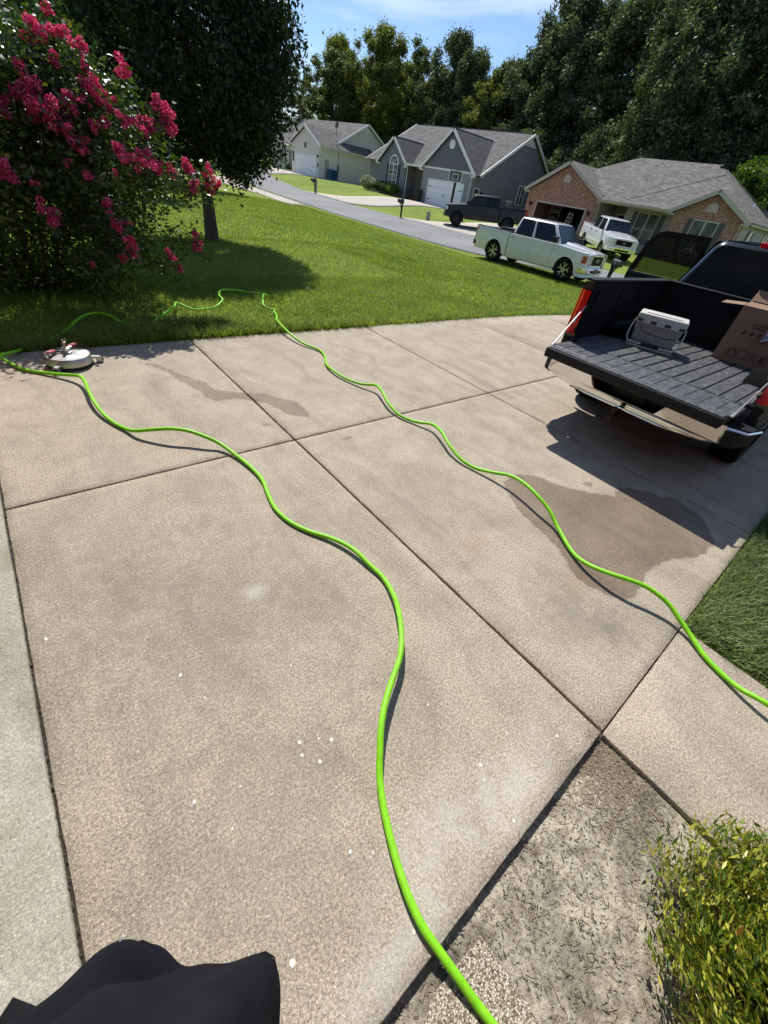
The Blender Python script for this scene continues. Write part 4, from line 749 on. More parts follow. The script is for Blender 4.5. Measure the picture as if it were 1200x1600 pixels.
h3.front('garage_back_wall', [(-6.6, -.2), (-.2, -.2), (-.2, 2.7), (-6.6, 2.7)], 6.2, 'interior_dark'); h3.side('garage_partition', [(3.22, -.2), (3.22, 2.7), (6.2, 2.7), (6.2, -.2)], -.1, 'interior_dark')
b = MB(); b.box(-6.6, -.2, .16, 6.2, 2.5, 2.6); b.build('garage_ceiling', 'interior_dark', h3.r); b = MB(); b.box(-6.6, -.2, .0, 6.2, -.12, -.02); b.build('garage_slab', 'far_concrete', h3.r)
h3.front('gable_vent', [(-3.75, 3.5), (-3.15, 3.5), (-3.15, 3.85), (-3.45, 4.05), (-3.75, 3.85)], -.04, 'tan_trim', .035)
gable(h3, -6.75, -.02, -3.45, 4.72, 2.86, 0, (3.6, 7.5, 3.6), SH3, 'tan_trim')
h3.lamp(-6.2, 0, 1.85); h3.lamp(-.55, 0, 1.85)
# entry and living room
h3.front('entry_wall', [(-.0, -.3), (2.0, -.3), (2.0, 2.7), (-.0, 2.7)], 3.0, 'tan_siding'); b = MB(); b.box(.45, 1.35, 2.93, 2.995, 0, 2.1); dr = b.build('front_door', 'interior_dark', h3.r); b = MB(); b.box(.37, .45, 2.9, 2.99, 0, 2.18); b.box(1.35, 1.43, 2.9, 2.99, 0, 2.18); b.box(.45, 1.35, 2.9, 2.99, 2.1, 2.18); b.build('door_casing', 'white_trim', h3.r)
h3.front('living_wall', [(1.9, -.3), (5.72, -.3), (5.72, 2.72), (1.9, 2.72)], 1.0, 'tan_siding'); h3.side('entry_side_wall', [(1.152, -.3), (1.152, 2.7), (3.0, 2.7), (3.0, -.3)], 2.05, 'tan_siding')
h3.window(2.95, 4.5, .55, 2.42, 1.0, mull=2, shutter='grey_shutter', frame='tan_trim')
h3.front('brick_gable', [(5.72, -.3), (10.2, -.3), (10.2, 2.75), (7.95, 3.98), (5.72, 2.75)], 0, BR); h3.side('brick_return', [(.15, -.3), (.15, 2.7), (1.0, 2.7), (1.0, -.3)], 5.87, BR)
h3.window(7.25, 8.75, .75, 2.48, 0, mull=2, shutter='grey_shutter', frame='tan_trim')
h3.front('gable_vent', [(7.6, 3.0), (8.3, 3.0), (8.3, 3.2), (8.2, 3.42), (7.95, 3.52), (7.7, 3.42), (7.6, 3.2)], -.04, 'tan_trim', .035)
gable(h3, 5.72, 10.2, 7.95, 4.08, 2.86, 0, (1.5, 3.0, 1.5), SH3, 'tan_trim')
h3.side('right_wall', [(.15, -.3), (.15, 2.75), (11, 2.75), (11, -.3)], 10.2, 'tan_siding'); h3.front('back_wall', [(-6.75, -.3), (10.05, -.3), (10.05, 2.7), (-6.75, 2.7)], 11, 'tan_siding')
h3.window(2.2, 3.0, .9, 2.4, 10.2, 's', frame='tan_trim', shutter='grey_shutter'); h3.window(6.2, 7.6, .9, 2.4, 10.2, 's', mull=2, frame='tan_trim')
zr = 5.85; e_ = 2.72; A_ = (-7.05, -.3, e_); B_ = (10.55, -.3, e_); C_ = (10.55, 11.4, e_); D_ = (-7.05, 11.4, e_); RL = (-.9, 5.6, zr); RR = (5.2, 5.6, zr)
ez = lambda t_: e_ + (zr - e_) * (t_ + .3) / 5.9
h3.roof([(-7.05 + .5 * .96, .2, ez(.2)), (.12, .2, ez(.2)), (.12, -.3, e_), (5.55, -.3, e_), (5.55, .2, ez(.2)), (10.55 - .5 * .9, .2, ez(.2)), RR, RL], SH3); h3.roof([B_, C_, RR], SH3); h3.roof([C_, D_, RL, RR], SH3); h3.roof([D_, A_, RL], SH3)
h3.bar('ridge_cap', (RL[0], RL[1], zr + .09), (RR[0], RR[1], zr + .09), .09, .012, SH3); h3.bar('ridge_cap', (B_[0], B_[1], e_ + .1), (RR[0], RR[1], zr + .1), .08, .012, SH3)
def onfront(x, f): return (x, -.3 + 5.9 * f, e_ + (zr - e_) * f + .095)
h3.bar('ridge_cap', onfront(1.9, .06), onfront(6.2, .8), .1, .01, SH3)
h3.gutter((.0, -.33, 2.68), (5.4, -.33, 2.68), 'tan_trim'); h3.gutter((10.57, -.3, 2.62), (10.57, 11.3, 2.62), 'tan_trim'); b = MB(); b.box(0, 5.6, -.3, 1.0, 2.62, 2.7); b.build('soffit', 'tan_trim', h3.r)
h3.downspout(.12, 0, 2.66, 'tan_trim'); h3.downspout(5.62, 1.0, 2.66, 'tan_trim'); h3.downspout(10.1, 0, 2.66, 'tan_trim')
for x_, t_ in ((8.9, 4.6), (9.4, 8.0)):
    b = MB(); b.tube([(x_, t_, 3.1), (x_, t_, 4.0 if t_ < 5 else 3.9)], .05, 8); b.build('roof_pipe', 'white_trim', h3.r)
for x_, t_, m_ in ((2.2, 5.6 - 1.2, 'dish_grey'),): b = MB(); b.box(5.35, 5.75, 5.1, 5.5, 5.6, 5.85); b.build('roof_vent', 'black_plastic', h3.r)

# the photographer's own house, unseen, there to darken reflections and sky fill: garage at the left edge of the driveway, main wing behind
h0 = empty('tan_house', (0, 0, 0), label='unseen tan house whose open garage floor meets the left edge of the driveway', cat='house')
def hw(name, x0, x1, y0, y1, z0, z1, m_='tan_siding', par=None): b = MB(); b.box(x0, x1, y0, y1, z0, z1); return b.build(name, m_, par or h0, uv=True)
hw('garage_wall', -.8, -.6, 4.1, 5.75, 0, 2.75, 'red_brick'); hw('garage_wall', -.8, -.6, -1.5, -.95, 0, 2.75, 'red_brick'); hw('garage_header', -.8, -.6, -.95, 4.1, 2.2, 2.75, 'red_brick'); hw('side_wall', -7.5, -.8, 5.55, 5.75, 0, 2.75); hw('side_wall', -2.0, -.8, -1.5, -1.3, 0, 2.75, 'red_brick')
hw('back_wall', -7.6, -7.5, -12, 5.75, 0, 2.75); hw('porch_wall', -2.2, -2.0, -3.9, -1.5, 0, 2.75, 'red_brick'); mw = hw('main_wall', -2.2, 9.5, -4.1, -3.9, 0, 2.75, 'red_brick'); hw('end_wall', 9.3, 9.5, -12, -4.1, 0, 2.75)
hw('front_door', 1.5, 2.45, -3.9, -3.86, .15, 2.2, 'navy_shutter'); hw('porch_step', 1.2, 2.8, -3.86, -3.25, -.05, .14, 'far_concrete')
for x_ in (4.2, 6.8): w_ = hw('window', x_, x_ + 1.3, -3.9, -3.84, .7, 2.2, 'white_trim'); hw('pane', x_ + .06, x_ + 1.24, -3.838, -3.83, .76, 2.14, 'window_glass', w_)
b = MB(); b.prism([(-.3, -2.0, 2.7), (-.3, 6.1, 2.7), (-4.1, 6.1, 5.0), (-4.1, -2.0, 5.0)], (0, 0, .12)); b.build('roof', SH3, h0, uv=True); b = MB(); b.prism([(-8, -12.3, 2.7), (-8, 6.1, 2.7), (-4.11, 6.1, 5.0), (-4.11, -12.3, 5.0)], (0, 0, .12)); b.build('roof', SH3, h0, uv=True)
b = MB(); b.prism([(-2.4, -3.55, 2.7), (9.9, -3.55, 2.7), (9.9, -8, 5.2), (-2.4, -8, 5.2)], (0, 0, .12)); b.build('roof', SH3, h0, uv=True); b = MB(); b.prism([(-2.4, -12.4, 2.7), (9.9, -12.4, 2.7), (9.9, -8.01, 5.2), (-2.4, -8.01, 5.2)], (0, 0, .12)); b.build('roof', SH3, h0, uv=True)
# blue-grey house -----------------------------------------------------------
h2 = House((39, 38, .4), -85, 'blue_grey_house', 'blue grey sided house with white trim, three gables and arched window')
SH2 = 'charcoal_shingle'; BG = 'blue_grey_siding'
h2.front('wing_wall', [(-10.7, -.4), (-6.45, -.4), (-6.45, 3.0), (-8.57, 4.95), (-10.7, 3.0)], 0, BG); gable(h2, -10.7, -6.45, -8.57, 5.1, 3.15, 0, (5, 7, 5), SH2)
h2.window(-9.0, -7.72, 1.05, 2.85, 0, mull=2, cols=2, rows=4, shutter='navy_shutter', arch=1.15)
h2.side('wing_left_wall', [(.15, -.4), (.15, 3.0), (8, 3.0), (8, -.4)], -10.55, BG); h2.side('wing_side_wall', [(.152, -.4), (.152, 3.0), (1.7, 3.0), (1.7, -.4)], -6.452, 'smooth_grey_wall')
h2.front('porch_wall', [(-6.45, -.4), (-3.75, -.4), (-3.75, 3.0), (-6.45, 3.0)], 1.7, 'smooth_grey_wall'); h2.front('porch_base', [(-6.3, -.4), (-3.8, -.4), (-3.8, .35), (-6.3, .35)], .9, 'brown_brick_base', .6)
b = MB(); b.box(-6.4, -3.8, -.25, 1.7, 2.95, 3.02); b.build('soffit', 'white_trim', h2.r); h2.gutter((-6.25, -.33, 3.0), (-3.9, -.33, 3.0))
h2.front('garage_wall', [(-3.75, -.4), (3.05, -.4), (3.05, 3.05), (-3.75, 3.05)], 0, 'grey_siding'); h2.front('shake_gable', [(-3.75, 3.08), (3.05, 3.08), (-.35, 6.0)], -.02, 'dark_shake', .16)
b = MB(); b.box(-3.8, 3.1, -.06, -.021, 3.0, 3.16); b.build('band_board', 'white_trim', h2.r)
h2.side('garage_left_wall', [(.15, -.4), (.15, 3.0), (1.7, 3.0), (1.7, -.4)], -3.6, 'grey_siding')
gable(h2, -3.75, 3.05, -.35, 6.15, 3.15, 0, (4.5, 6.8, .9), SH2)
b = MB(); b.lathe([(.36, 0), (.36, .05), (.29, .05)], 24, 'y', (-.35, -.075, 5.05)); v = b.build('round_vent', 'white_trim', h2.r); b = MB(); [b.box(-.35 - .27, -.35 + .27, -.085, -.076, 4.83 + k * .07, 4.86 + k * .07) for k in range(7)]; b.build('louvre', 'white_trim', v)
h2.garage_door(-2.7, 2.05, 2.1, 0)
h2.side('side_wall', [(.152, -.4), (.152, 3.0), (1.0, 3.05), (8.8, 7.05), (16.5, 3.0), (16.5, -.4)], 3.05, BG)
h2.side('gable_peak_panel', [(7.5, 6.28), (8.8, 6.98), (10.1, 6.28)], 3.09, 'white_trim', -.035)
h2.window(.5, 1.35, 1.2, 2.0, 3.05, 's'); h2.window(8.9, 10.2, 1.35, 3.0, 3.05, 's', mull=2)
h2.roof([(-14, .75, 2.98), (3.4, .75, 2.98), (3.4, 8.8, 7.2), (-14, 8.8, 7.2)], 'grey_shingle'); h2.roof([(-14, 8.8, 7.2), (3.4, 8.8, 7.2), (3.4, 16.9, 2.95), (-14, 16.9, 2.95)], 'grey_shingle')
h2.bar('rake_trim', (3.4, .75, 2.86), (3.4, 8.8, 7.08), .03, .24); h2.bar('rake_trim', (3.401, 16.9, 2.83), (3.401, 8.8, 7.08), .03, .24); h2.bar('rake_trim', (-14, .75, 2.86), (-14, 8.8, 7.08), .03, .24)
h2.bar('ridge_cap', (-14, 8.8, 7.27), (3.4, 8.8, 7.27), .12, .05, SH2); h2.bar('ridge_cap', (-.35, -.25, 6.22), (-.35, 6.6, 6.22), .1, .05, SH2); h2.bar('ridge_cap', (-8.57, -.25, 5.17), (-8.57, 4.6, 5.17), .1, .05, SH2)
h2.front('left_wall', [(-13.7, -.4), (-10.7, -.4), (-10.7, 3.0), (-13.7, 3.0)], 1.2, BG); h2.front('back_wall', [(-13.7, -.4), (2.9, -.4), (2.9, 3.0), (-13.7, 3.0)], 16.4, BG)
h2.downspout(-6.1, 0, 2.98); h2.downspout(2.9, 0, 2.98); b = MB(); b.box(3.06, 3.2, 1.75, 1.95, 1.6, 1.8); b.build('meter_box', 'black_plastic', h2.r)

# beige house ---------------------------------------------------------------
h1 = House((37.5, 61, .7), -85, 'beige_house', 'beige house with white garage door and satellite dish on its grey roof')
h1.front('garage_wall', [(-6.6, -.4), (0, -.4), (0, 3.2), (-3.3, 4.98), (-6.6, 3.2)], 0, 'beige_siding'); gable(h1, -6.6, 0, -3.3, 5.12, 3.35, 0, (4, 9.9, 9.9), 'grey_shingle')
h1.side('garage_side_wall', [(.15, -.4), (.15, 3.2), (9.8, 3.2), (9.8, -.4)], 0, 'beige_siding'); h1.garage_door(-5.65, -.75, 2.1, 0, False)
b = MB(); b.lathe([(.33, 0), (.33, .05)], 8, 'y', (-3.3, -.055, 3.15)); b.build('octagon_vent', 'dish_grey', h1.r); b = MB(); b.lathe([(.4, 0), (.4, .03)], 8, 'y', (-3.3, -.033, 3.15)); b.build('vent_frame', 'white_trim', h1.r)
b = MB(); b.box(.002, .05, .75, 1.5, 0, 2.05); b.build('side_door', 'tan_trim', h1.r); b = MB(); b.box(.002, .06, .68, .75, 0, 2.12); b.box(.002, .06, 1.5, 1.57, 0, 2.12); b.box(.002, .06, .75, 1.5, 2.05, 2.12); b.build('door_casing', 'white_trim', h1.r)
b = MB(); b.tube([(.05, 3.1, 3.1), (.05, 3.1, 1.6)], .025, 6); b.box(.002, .16, 2.95, 3.2, 1.1, 1.6); b.build('meter_box', 'dish_grey', h1.r)
h1.lamp(-6.1, 0, 2.2); h1.lamp(-.35, 0, 2.2); b = MB(); b.box(-.5, -.2, -.05, -.002, 1.1, 1.5); b.build('house_plaque', 'black_plastic', h1.r); b = MB(); b.box(-6.3, -6.05, -.05, -.002, 1.3, 2.0); b.build('house_plaque', 'black_plastic', h1.r)
h1.gutter((.32, -.3, 3.14), (.32, 9.9, 3.14)); h1.downspout(-.1, 0, 3.1); b = MB(); b.box(.0, .32, -.3, 9.9, 3.02, 3.1); b.build('soffit', 'white_trim', h1.r)
h1.side('main_gable_wall', [(2.4, -.4), (2.4, 3.1), (9, 6.45), (15.6, 3.1), (15.6, -.4)], -1.2, 'beige_siding'); h1.side('gable_peak_panel', [(7.9, 5.82), (9, 6.38), (10.1, 5.82)], -1.16, 'white_trim', -.035)
h1.roof([(-16.5, 2.1, 3.05), (-.85, 2.1, 3.05), (-.85, 9, 6.57), (-16.5, 9, 6.57)], 'grey_shingle'); h1.roof([(-16.5, 9, 6.57), (-.85, 9, 6.57), (-.85, 15.9, 3.05), (-16.5, 15.9, 3.05)], 'grey_shingle')
h1.bar('rake_trim', (-.85, 2.1, 2.93), (-.85, 9, 6.45), .03, .24); h1.bar('rake_trim', (-.849, 15.9, 2.93), (-.849, 9, 6.45), .03, .24)
h1.front('front_wall', [(-16, -.4), (-6.6, -.4), (-6.6, 3.0), (-16, 3.0)], 2.5, 'beige_siding'); h1.front('back_wall', [(-16, -.4), (-1.4, -.4), (-1.4, 3.0), (-16, 3.0)], 15.5, 'beige_siding')
for x_ in (-8.6, -10.6, -13.2): h1.window(x_, x_ + .9, .8, 2.4, 2.5, shutter='grey_shutter')
h1.window(10.4, 11.2, 1.2, 2.4, -1.2, 's', shutter='navy_shutter')
h1.front('end_wall', [(-1.35, -.4), (-.15, -.4), (-.15, 3.2), (-1.35, 3.2)], 9.65, 'beige_siding')
dish = empty('satellite_dish', (41.2, 62.9, 5.75), (0, 0, R(-85)), 'round grey satellite dish on the beige house roof', 'satellite dish')
b = MB(); b.lathe([(.02, .06), (.2, .045), (.36, .0), (.36, -.02), (.2, .02), (.02, .03)], 20, 'y', (0, -.12, .75)); b.build('reflector', 'dish_grey', dish, smooth='all', rot=(R(-10), 0, 0)); b = MB(); b.tube([(0, 0, -.4), (0, 0, .55), (0, -.05, .75)], .03, 6); b.tube([(0, -.1, .45), (0, -.55, .62)], .015, 5); b.build('mast', 'dish_grey', dish)

# driveways and paths across the street
def pad(name, pts, mat='far_concrete', n=14, th=.09, lift=.02): A, B_2 = pts; strip(name, A, B_2, mat, lift, n, 6, thick=th)
pad('brick_house_driveway', ([(25.05, 20.6), (37.9, 20.9)], [(24.9, 28.4), (30, 27.2), (37.9, 26.6)]), lift=.014); pad('grey_house_driveway', ([(24.15, 34.6), (30, 35.3), (39.2, 35.6)], [(24.2, 42), (30, 41.2), (38.7, 41.5)]))
pad('beige_house_driveway', ([(29.2, 59.5), (37.6, 60.6)], [(32.6, 73), (37, 68.4)])); pad('side_path', ([(36, 59.1), (48, 60.2)], [(36, 60.7), (48, 61.6)])); pad('neighbour_driveway', ([(15.4, 28.6), (15.9, 33), (15.4, 39), (13, 47)], [(17.3, 29.5), (17.7, 34), (18.0, 40), (18.9, 47)]), lift=.012)

# ------------------------------------------------------------------ pickups (local x forward, y left, origin on the ground at the rear axle)
def pickup(name, label, loc, head, pitch, P, group='pickup trucks parked on the street and driveways'):
    WB, r, W = P['WB'], P['r'], P['W']; pt = P['paint']; xb0, xb1, xn = P['xb0'], P['xb1'], P['nose']; zr_, zb_, zs_, zh0, zh1 = P['rail'], P['belt'], P['sill'], P['hood0'], P['hood1']
    xw0, xw1, xr0, xr1, zt = P['xw0'], P['xw1'], P['xr0'], P['xr1'], P['roof']; xd = P['xd']; xf0 = P['xf0']; tr = empty(name, loc, (0, pitch, head), label, 'pickup truck', group)
    ra = r + P.get('arch', .075)
    def yw(x, z):
        k = 1 - .03 * ((z - .85) / .45) ** 2 - (.02 if z < .62 else 0) * (.62 - z) / .2
        if x > WB + .25: k -= .15 * ((x - WB - .25) / (xn - WB - .25)) ** 2
        if x < xb0 + .25: k -= .045 * ((xb0 + .25 - x) / .25) ** 2
        if z > zr_ - .12: k -= .02 * ((z - zr_ + .12) / .12) ** 2
        for xa in (0, WB):  # flared arches
            d_ = math.hypot(x - xa, z - r); k += .012 * max(0, 1 - abs(d_ - ra) / .12)
        return W * k
    def zbot(x):
        zz = zs_
        for xa in (0, WB):
            if abs(x - xa) < ra: zz = max(zz, r + math.sqrt(max(0, ra * ra - (x - xa) ** 2)))
        return zz
    def panel(nm, x0, x1, ztop, parent, sd, mat=pt, gap=.006):
        x0 += gap; x1 -= gap; nxp = max(3, int((x1 - x0) / .045)); nz = 9; X_ = [x0 + (x1 - x0) * i / nxp for i in range(nxp + 1)]
        for xa in (-ra, ra, WB - ra, WB + ra):
            if x0 < xa < x1: X_ += [xa - .001, xa + .001]
        X_ = sorted(X_); vs = []; 
        for x in X_:
            a_, c_ = zbot(x), ztop(x)
            vs.append((x, sd * (yw(x, a_) - .09), a_ + .0))
            for j in range(nz + 1): z = a_ + (c_ - a_) * j / nz; vs.append((x, sd * yw(x, z), z))
            vs.append((x, sd * (yw(x, c_) - .05), c_ + .012))
        m_ = nz + 3; b = MB(); b.add(vs, [(i * m_ + j, (i + 1) * m_ + j, (i + 1) * m_ + j + 1, i * m_ + j + 1) for i in range(len(X_) - 1) for j in range(m_ - 1)]); 
        n0 = len(X_); b.f += [tuple(range(m_)), tuple((n0 - 1) * m_ + j for j in range(m_))]
        return b.build(nm, mat, parent, smooth=True)
    hoodz = lambda x: zb_ + (zh1 - zb_) * ss(xf0, xn, x) if x > xf0 else zb_
    doors = {}
    for sd in (1, -1):
        panel('bedside', xb0, xb1, lambda x: zr_, tr, sd)
        panel('fender', xf0, xn - .02, lambda x: float(hoodz(x)), tr, sd)
        for nm, a_, c_ in (('rear_door', P['xr0'] - .02, xd), ('front_door', xd, xf0)):
            if P.get('open') and nm == 'rear_door' and sd == 1: continue
            d = panel(nm, a_, c_, lambda x: zb_, tr, sd); 
            b = MB(); hx = a_ + .12 if nm == 'rear_door' else a_ + .12; y_ = sd * (yw(hx, .98) + .012); b.box(hx, hx + .15, min(y_, y_ - sd * .03), max(y_, y_ - sd * .03), zb_ - .16, zb_ - .11); b.build('handle', P.get('hmat', pt), d, bevel=.008)
            if P.get('mold'): b = MB(); y_ = sd * yw(1.5, .68); b.box(a_ + .03, c_ - .03, min(y_ + sd * .018, y_ - sd * .03), max(y_ + sd * .018, y_ - sd * .03), .66, .73); b.build('side_moulding', pt, d, bevel=.01)
        b = MB(); y_ = sd * (yw(1.5, zs_) - .06); b.box(ra + .05, WB - ra - .05, min(y_, y_ - sd * .08), max(y_, y_ - sd * .08), zs_ - .07, zs_ + .05); b.build('rocker', P.get('rock', pt), tr)
        for xa in (0, WB):
            b = MB(); n_ = 14; rr_ = ra + .012
            vs = []
            for k in range(n_ + 1):
                a_ = math.pi * (k / n_ * 1.16 - .08); x, z = xa + rr_ * math.cos(a_), r + rr_ * math.sin(a_); yo = sd * (yw(x, max(z, zs_)) - .02); vs += [(x, yo, z), (x, sd * (W - .42), z)]
            b.add(vs, [(2 * k, 2 * k + 2, 2 * k + 3, 2 * k + 1) for k in range(n_)]); b.add([vs[2 * k + 1] for k in range(n_ + 1)], [tuple(range(n_ + 1))]); b.build('wheel_well', 'underbody', tr)
    # hood
    def hf(u, v_): x = xf0 + .02 + (xn - .03 - xf0) * u; y0 = yw(x, float(hoodz(x))) - .055; q = 2 * v_ - 1; cr_ = .055 * (1 - q * q) + (.03 * math.exp(-((abs(q) - .36) / .1) ** 2) if P.get('bulge') else .015 * math.exp(-((abs(q) - .62) / .1) ** 2)) * (1 - u * .6) + (.04 * (1 - ss(.28, .42, abs(q))) * (1 - u) if P.get('bulge') else 0); return (x + .04 * (1 - q * q) * u, y0 * q, float(hoodz(x)) + .012 + cr_ - .05 * max(0, u - .9) / .1)
    b = MB(); b.grid(hf, 22, 32); b.build('hood', pt, tr, smooth='all')
    fx = lambda y: xn - .13 * (abs(y) / W) ** 3
    b = MB(); b.grid(lambda u, v_: (fx((2 * u - 1) * W * .86) - .02, (2 * u - 1) * W * .86, .62 + (zh1 - .6) * v_), 16, 4); b.build('nose_panel', pt, tr, smooth='all')
    # grille, lights, bumpers
    gz0, gz1, gw = P.get('gz', (.74, zh1 - .04, .55)); 
    def nose_box(mb, y0, y1, z0, z1, o0, o1, n_=8):
        vs = []
        for i in range(n_ + 1):
            y = y0 + (y1 - y0) * i / n_; x = fx(y); vs += [(x + o0, y, z0), (x + o1, y, z0), (x + o1, y, z1), (x + o0, y, z1)]
        mb.add(vs, [(4 * i + k, 4 * i + (k + 1) % 4, 4 * i + 4 + (k + 1) % 4, 4 * i + 4 + k) for i in range(n_) for k in range(4)] + [(0, 1, 2, 3), (4 * n_, 4 * n_ + 1, 4 * n_ + 2, 4 * n_ + 3)])
    b = MB(); nose_box(b, -gw, gw, gz0, gz1, -.015, .012); gr_ = b.build('grille', 'grille_black', tr)
    b = MB()
    for k in range(1, 5): z = gz0 + (gz1 - gz0) * k / 5; nose_box(b, -gw + .03, gw - .03, z - .008, z + .008, .012, .022)
    b.build('grille_bars', P.get('gbar', 'grille_black'), gr_)
    b = MB(); t_ = .035; nose_box(b, -gw - t_, gw + t_, gz1, gz1 + t_, -.01, .035); nose_box(b, -gw - t_, gw + t_, gz0 - t_, gz0, -.01, .035); nose_box(b, -gw - t_, -gw, gz0, gz1, -.01, .035, 1); nose_box(b, gw, gw + t_, gz0, gz1, -.01, .035, 1); b.build('grille_surround', P.get('gsur', 'chrome'), gr_, bevel=.006)
    if P.get('badge') == 'oval':
        b = MB(); b.lathe([(.11, 0), (.105, .02), (.02, .022)], 24, 'x', (xn + .02, 0, 0)); o_ = b.build('badge', 'badge_blue', gr_); o_.scale = (1, 1, .42); o_.location = (0, 0, (gz0 + gz1) / 2)
        text('badge_lettering', 'Ford', .085, 'alloy', gr_, (xn + .046, 0, (gz0 + gz1) / 2), (R(90), 0, R(90)))
    elif P.get('badge'): text('badge_lettering', P['badge'], .15, P.get('bmat', 'chrome'), gr_, (xn + .03, 0, (gz0 + gz1) / 2), (R(90), 0, R(90)), .008)
    for sd in (1, -1):
        b = MB(); y0, y1 = sd * (gw + .05), sd * W * .86; z0, z1 = P.get('lz', (gz0 + .02, gz1)); nose_box(b, min(y0, y1), max(y0, y1), z0, z1, -.03, .02, 5); hl = b.build('headlight', 'clear_lens', tr, bevel=.01)
        x = xn - .3; b = MB(); vs = [(xn - .3 + dx, sd * (yw(xn - .3 + dx, z) + .006), z) for dx in (.10, .16, .22, .28) for z in (z0 + .02, z1 - .02)]; b.add(vs, [(0, 2, 3, 1), (2, 4, 5, 3), (4, 6, 7, 5)]); b.build('side_marker', P.get('mark', 'clear_lens'), hl)
    bz0, bz1 = P.get('fb', (.42, .68)); out = [(fx(y) + .11 - .05 * (abs(y) / W) ** 4, y) for y in [W * .93 * (k / 8 - 1) for k in range(17)]]; inn = [(xn - .32, W * .93), (xn - .32, -W * .93)]
    b = MB(); b.prism([(x, y, bz0) for x, y in out + inn], (0, 0, bz1 - bz0)); fb_ = b.build('front_bumper', P.get('bump', 'chrome'), tr, bevel=.03, seg=3, smooth=True)
    b = MB(); nose_box(b, -.45, .45, bz0 + .05, bz0 + .14, .08, .118); b.build('air_intake', 'grille_black', fb_)
    for sd in (1, -1): b = MB(); b.lathe([(.055, 0), (.055, .02), (.01, .025)], 12, 'x', (fx(.66 * W) + .095, sd * W * .66, (bz0 + bz1) / 2 - .03)); b.build('fog_lamp', 'clear_lens', fb_)
    if P.get('plate'): b = MB(); nose_box(b, -.155, .155, bz0 + .03, bz0 + .19, .112, .122, 1); b.build('licence_plate', 'badge_blue', fb_)
    if P.get('bump2'): b = MB(); b.prism([(x - .02, y, bz0 - .13) for x, y in out + inn], (0, 0, .129)); b.build('front_valance', P['bump2'], tr, bevel=.02)
    # cab
    yb, yt = P['yb'], P['yt']; bot = [(xr0, -yb, zb_ - .01), (xw0, -yb, zb_ - .01), (xw0, yb, zb_ - .01), (xr0, yb, zb_ - .01)]; top = [(xr1, -yt, zt), (xw1, -yt, zt), (xw1, yt, zt), (xr1, yt, zt)]
    b = MB(); b.hull8(bot, top); b.build('cab', pt, tr, smooth=True, bevel=.11, seg=5)
    b = MB(); b.grid(lambda u, v_: (xr1 + .06 + (xw1 - xr1 - .12) * u, (2 * v_ - 1) * (yt - .06), zt - .004 + .03 * (1 - (2 * v_ - 1) ** 4) * (1 - (2 * u - 1) ** 6)), 12, 12); b.build('roof_skin', pt, tr, smooth='all')
    def patch(nm, q, u0, u1, v0, v1, mat, parent, off=.006, rd=.04, th=.006):
        q = [Vector(p) for p in q]; n = (q[1] - q[0]).cross(q[3] - q[0]).normalized(); cen = Vector(((xr0 + xw0) / 2, 0, (zb_ + zt) / 2)); n = n if n.dot((q[0] + q[2]) / 2 - cen) > 0 else -n
        f = lambda u, v_: (q[0] * (1 - u) + q[1] * u) * (1 - v_) + (q[3] * (1 - u) + q[2] * u) * v_
        c4 = [f(u0, v0), f(u1, v0), f(u1, v1), f(u0, v1)]; pts = []
        for i in range(4):
            p, a_, c_ = c4[i], c4[i - 1], c4[(i + 1) % 4]; da = (a_ - p).normalized() * rd; dc = (c_ - p).normalized() * rd
            for k in range(4): s_ = k / 3; pts.append(p + da * (1 - s_) ** 2 + dc * s_ ** 2)
        b = MB(); b.prism([tuple(p + n * off) for p in pts], n * th); return b.build(nm, mat, parent)
    wsq = [bot[1], bot[2], top[2], top[1]]; patch('windshield', wsq, .04, .96, .05, .93, 'windshield_glass', tr)
    rq = [bot[3], bot[0], top[0], top[3]]; patch('rear_window', rq, .05, .95, .1, .9, 'dark_glass', tr, rd=.08)
    for sd in (1, -1):
        q = [bot[3], bot[2], top[2], top[3]] if sd == 1 else [bot[0], bot[1], top[1], top[0]]
        L_ = xw0 - xr0; um = (xd - xr0) / L_
        if not (P.get('open') and sd == 1): patch('side_window', q, .07, um - .02, .07, .9, 'side_glass', tr)
        else: patch('door_opening', q, .05, um - .02, .0, .95, 'underbody', tr)
        patch('side_window', q, um + .03, .93, .07, .9, 'side_glass', tr)
        b = MB(); x_ = xw0 - .2; b.box(x_ - .06, x_ + .07, min(sd * (yb + .04), sd * (yb + .3)), max(sd * (yb + .04), sd * (yb + .3)), zb_ + .05, zb_ + .24 + P.get('mir', 0)); b.build('mirror', P.get('mmat', 'black_plastic'), tr, bevel=.03, seg=3)
    b = MB(); b.box(xw0 - .1, xw0 + .12, -yb + .1, yb - .1, zb_ - .0, zb_ + .012); b.build('cowl', 'black_plastic', tr)
    # chassis
    b = MB(); b.box(xb0 + .05, xn - .35, -.62, .62, zs_ - .02, .76); b.box(xr0, xw0, -W + .12, W - .12, zs_, zb_ - .03); b.box(xw0 + .02, xn - .3, -W + .35, W - .35, .75, zh1 - .06); b.build('chassis', 'underbody', tr)
    for xa in (0, WB): b = MB(); b.tube([(xa, -W + .2, r), (xa, W - .2, r)], .05, 8); b.lathe([(.14, -.12), (.16, 0), (.14, .12)], 10, 'y', (xa, 0, r)); b.build('axle', 'underbody', tr)
    # bed
    wi = W - .13; zf = P['floor']; o = MB(); o.box(xb0 - .012, xb1, -wi, wi, zf - .1, zf); o.build('bed_floor', P.get('bedmat', 'bed_wall_liner'), tr)
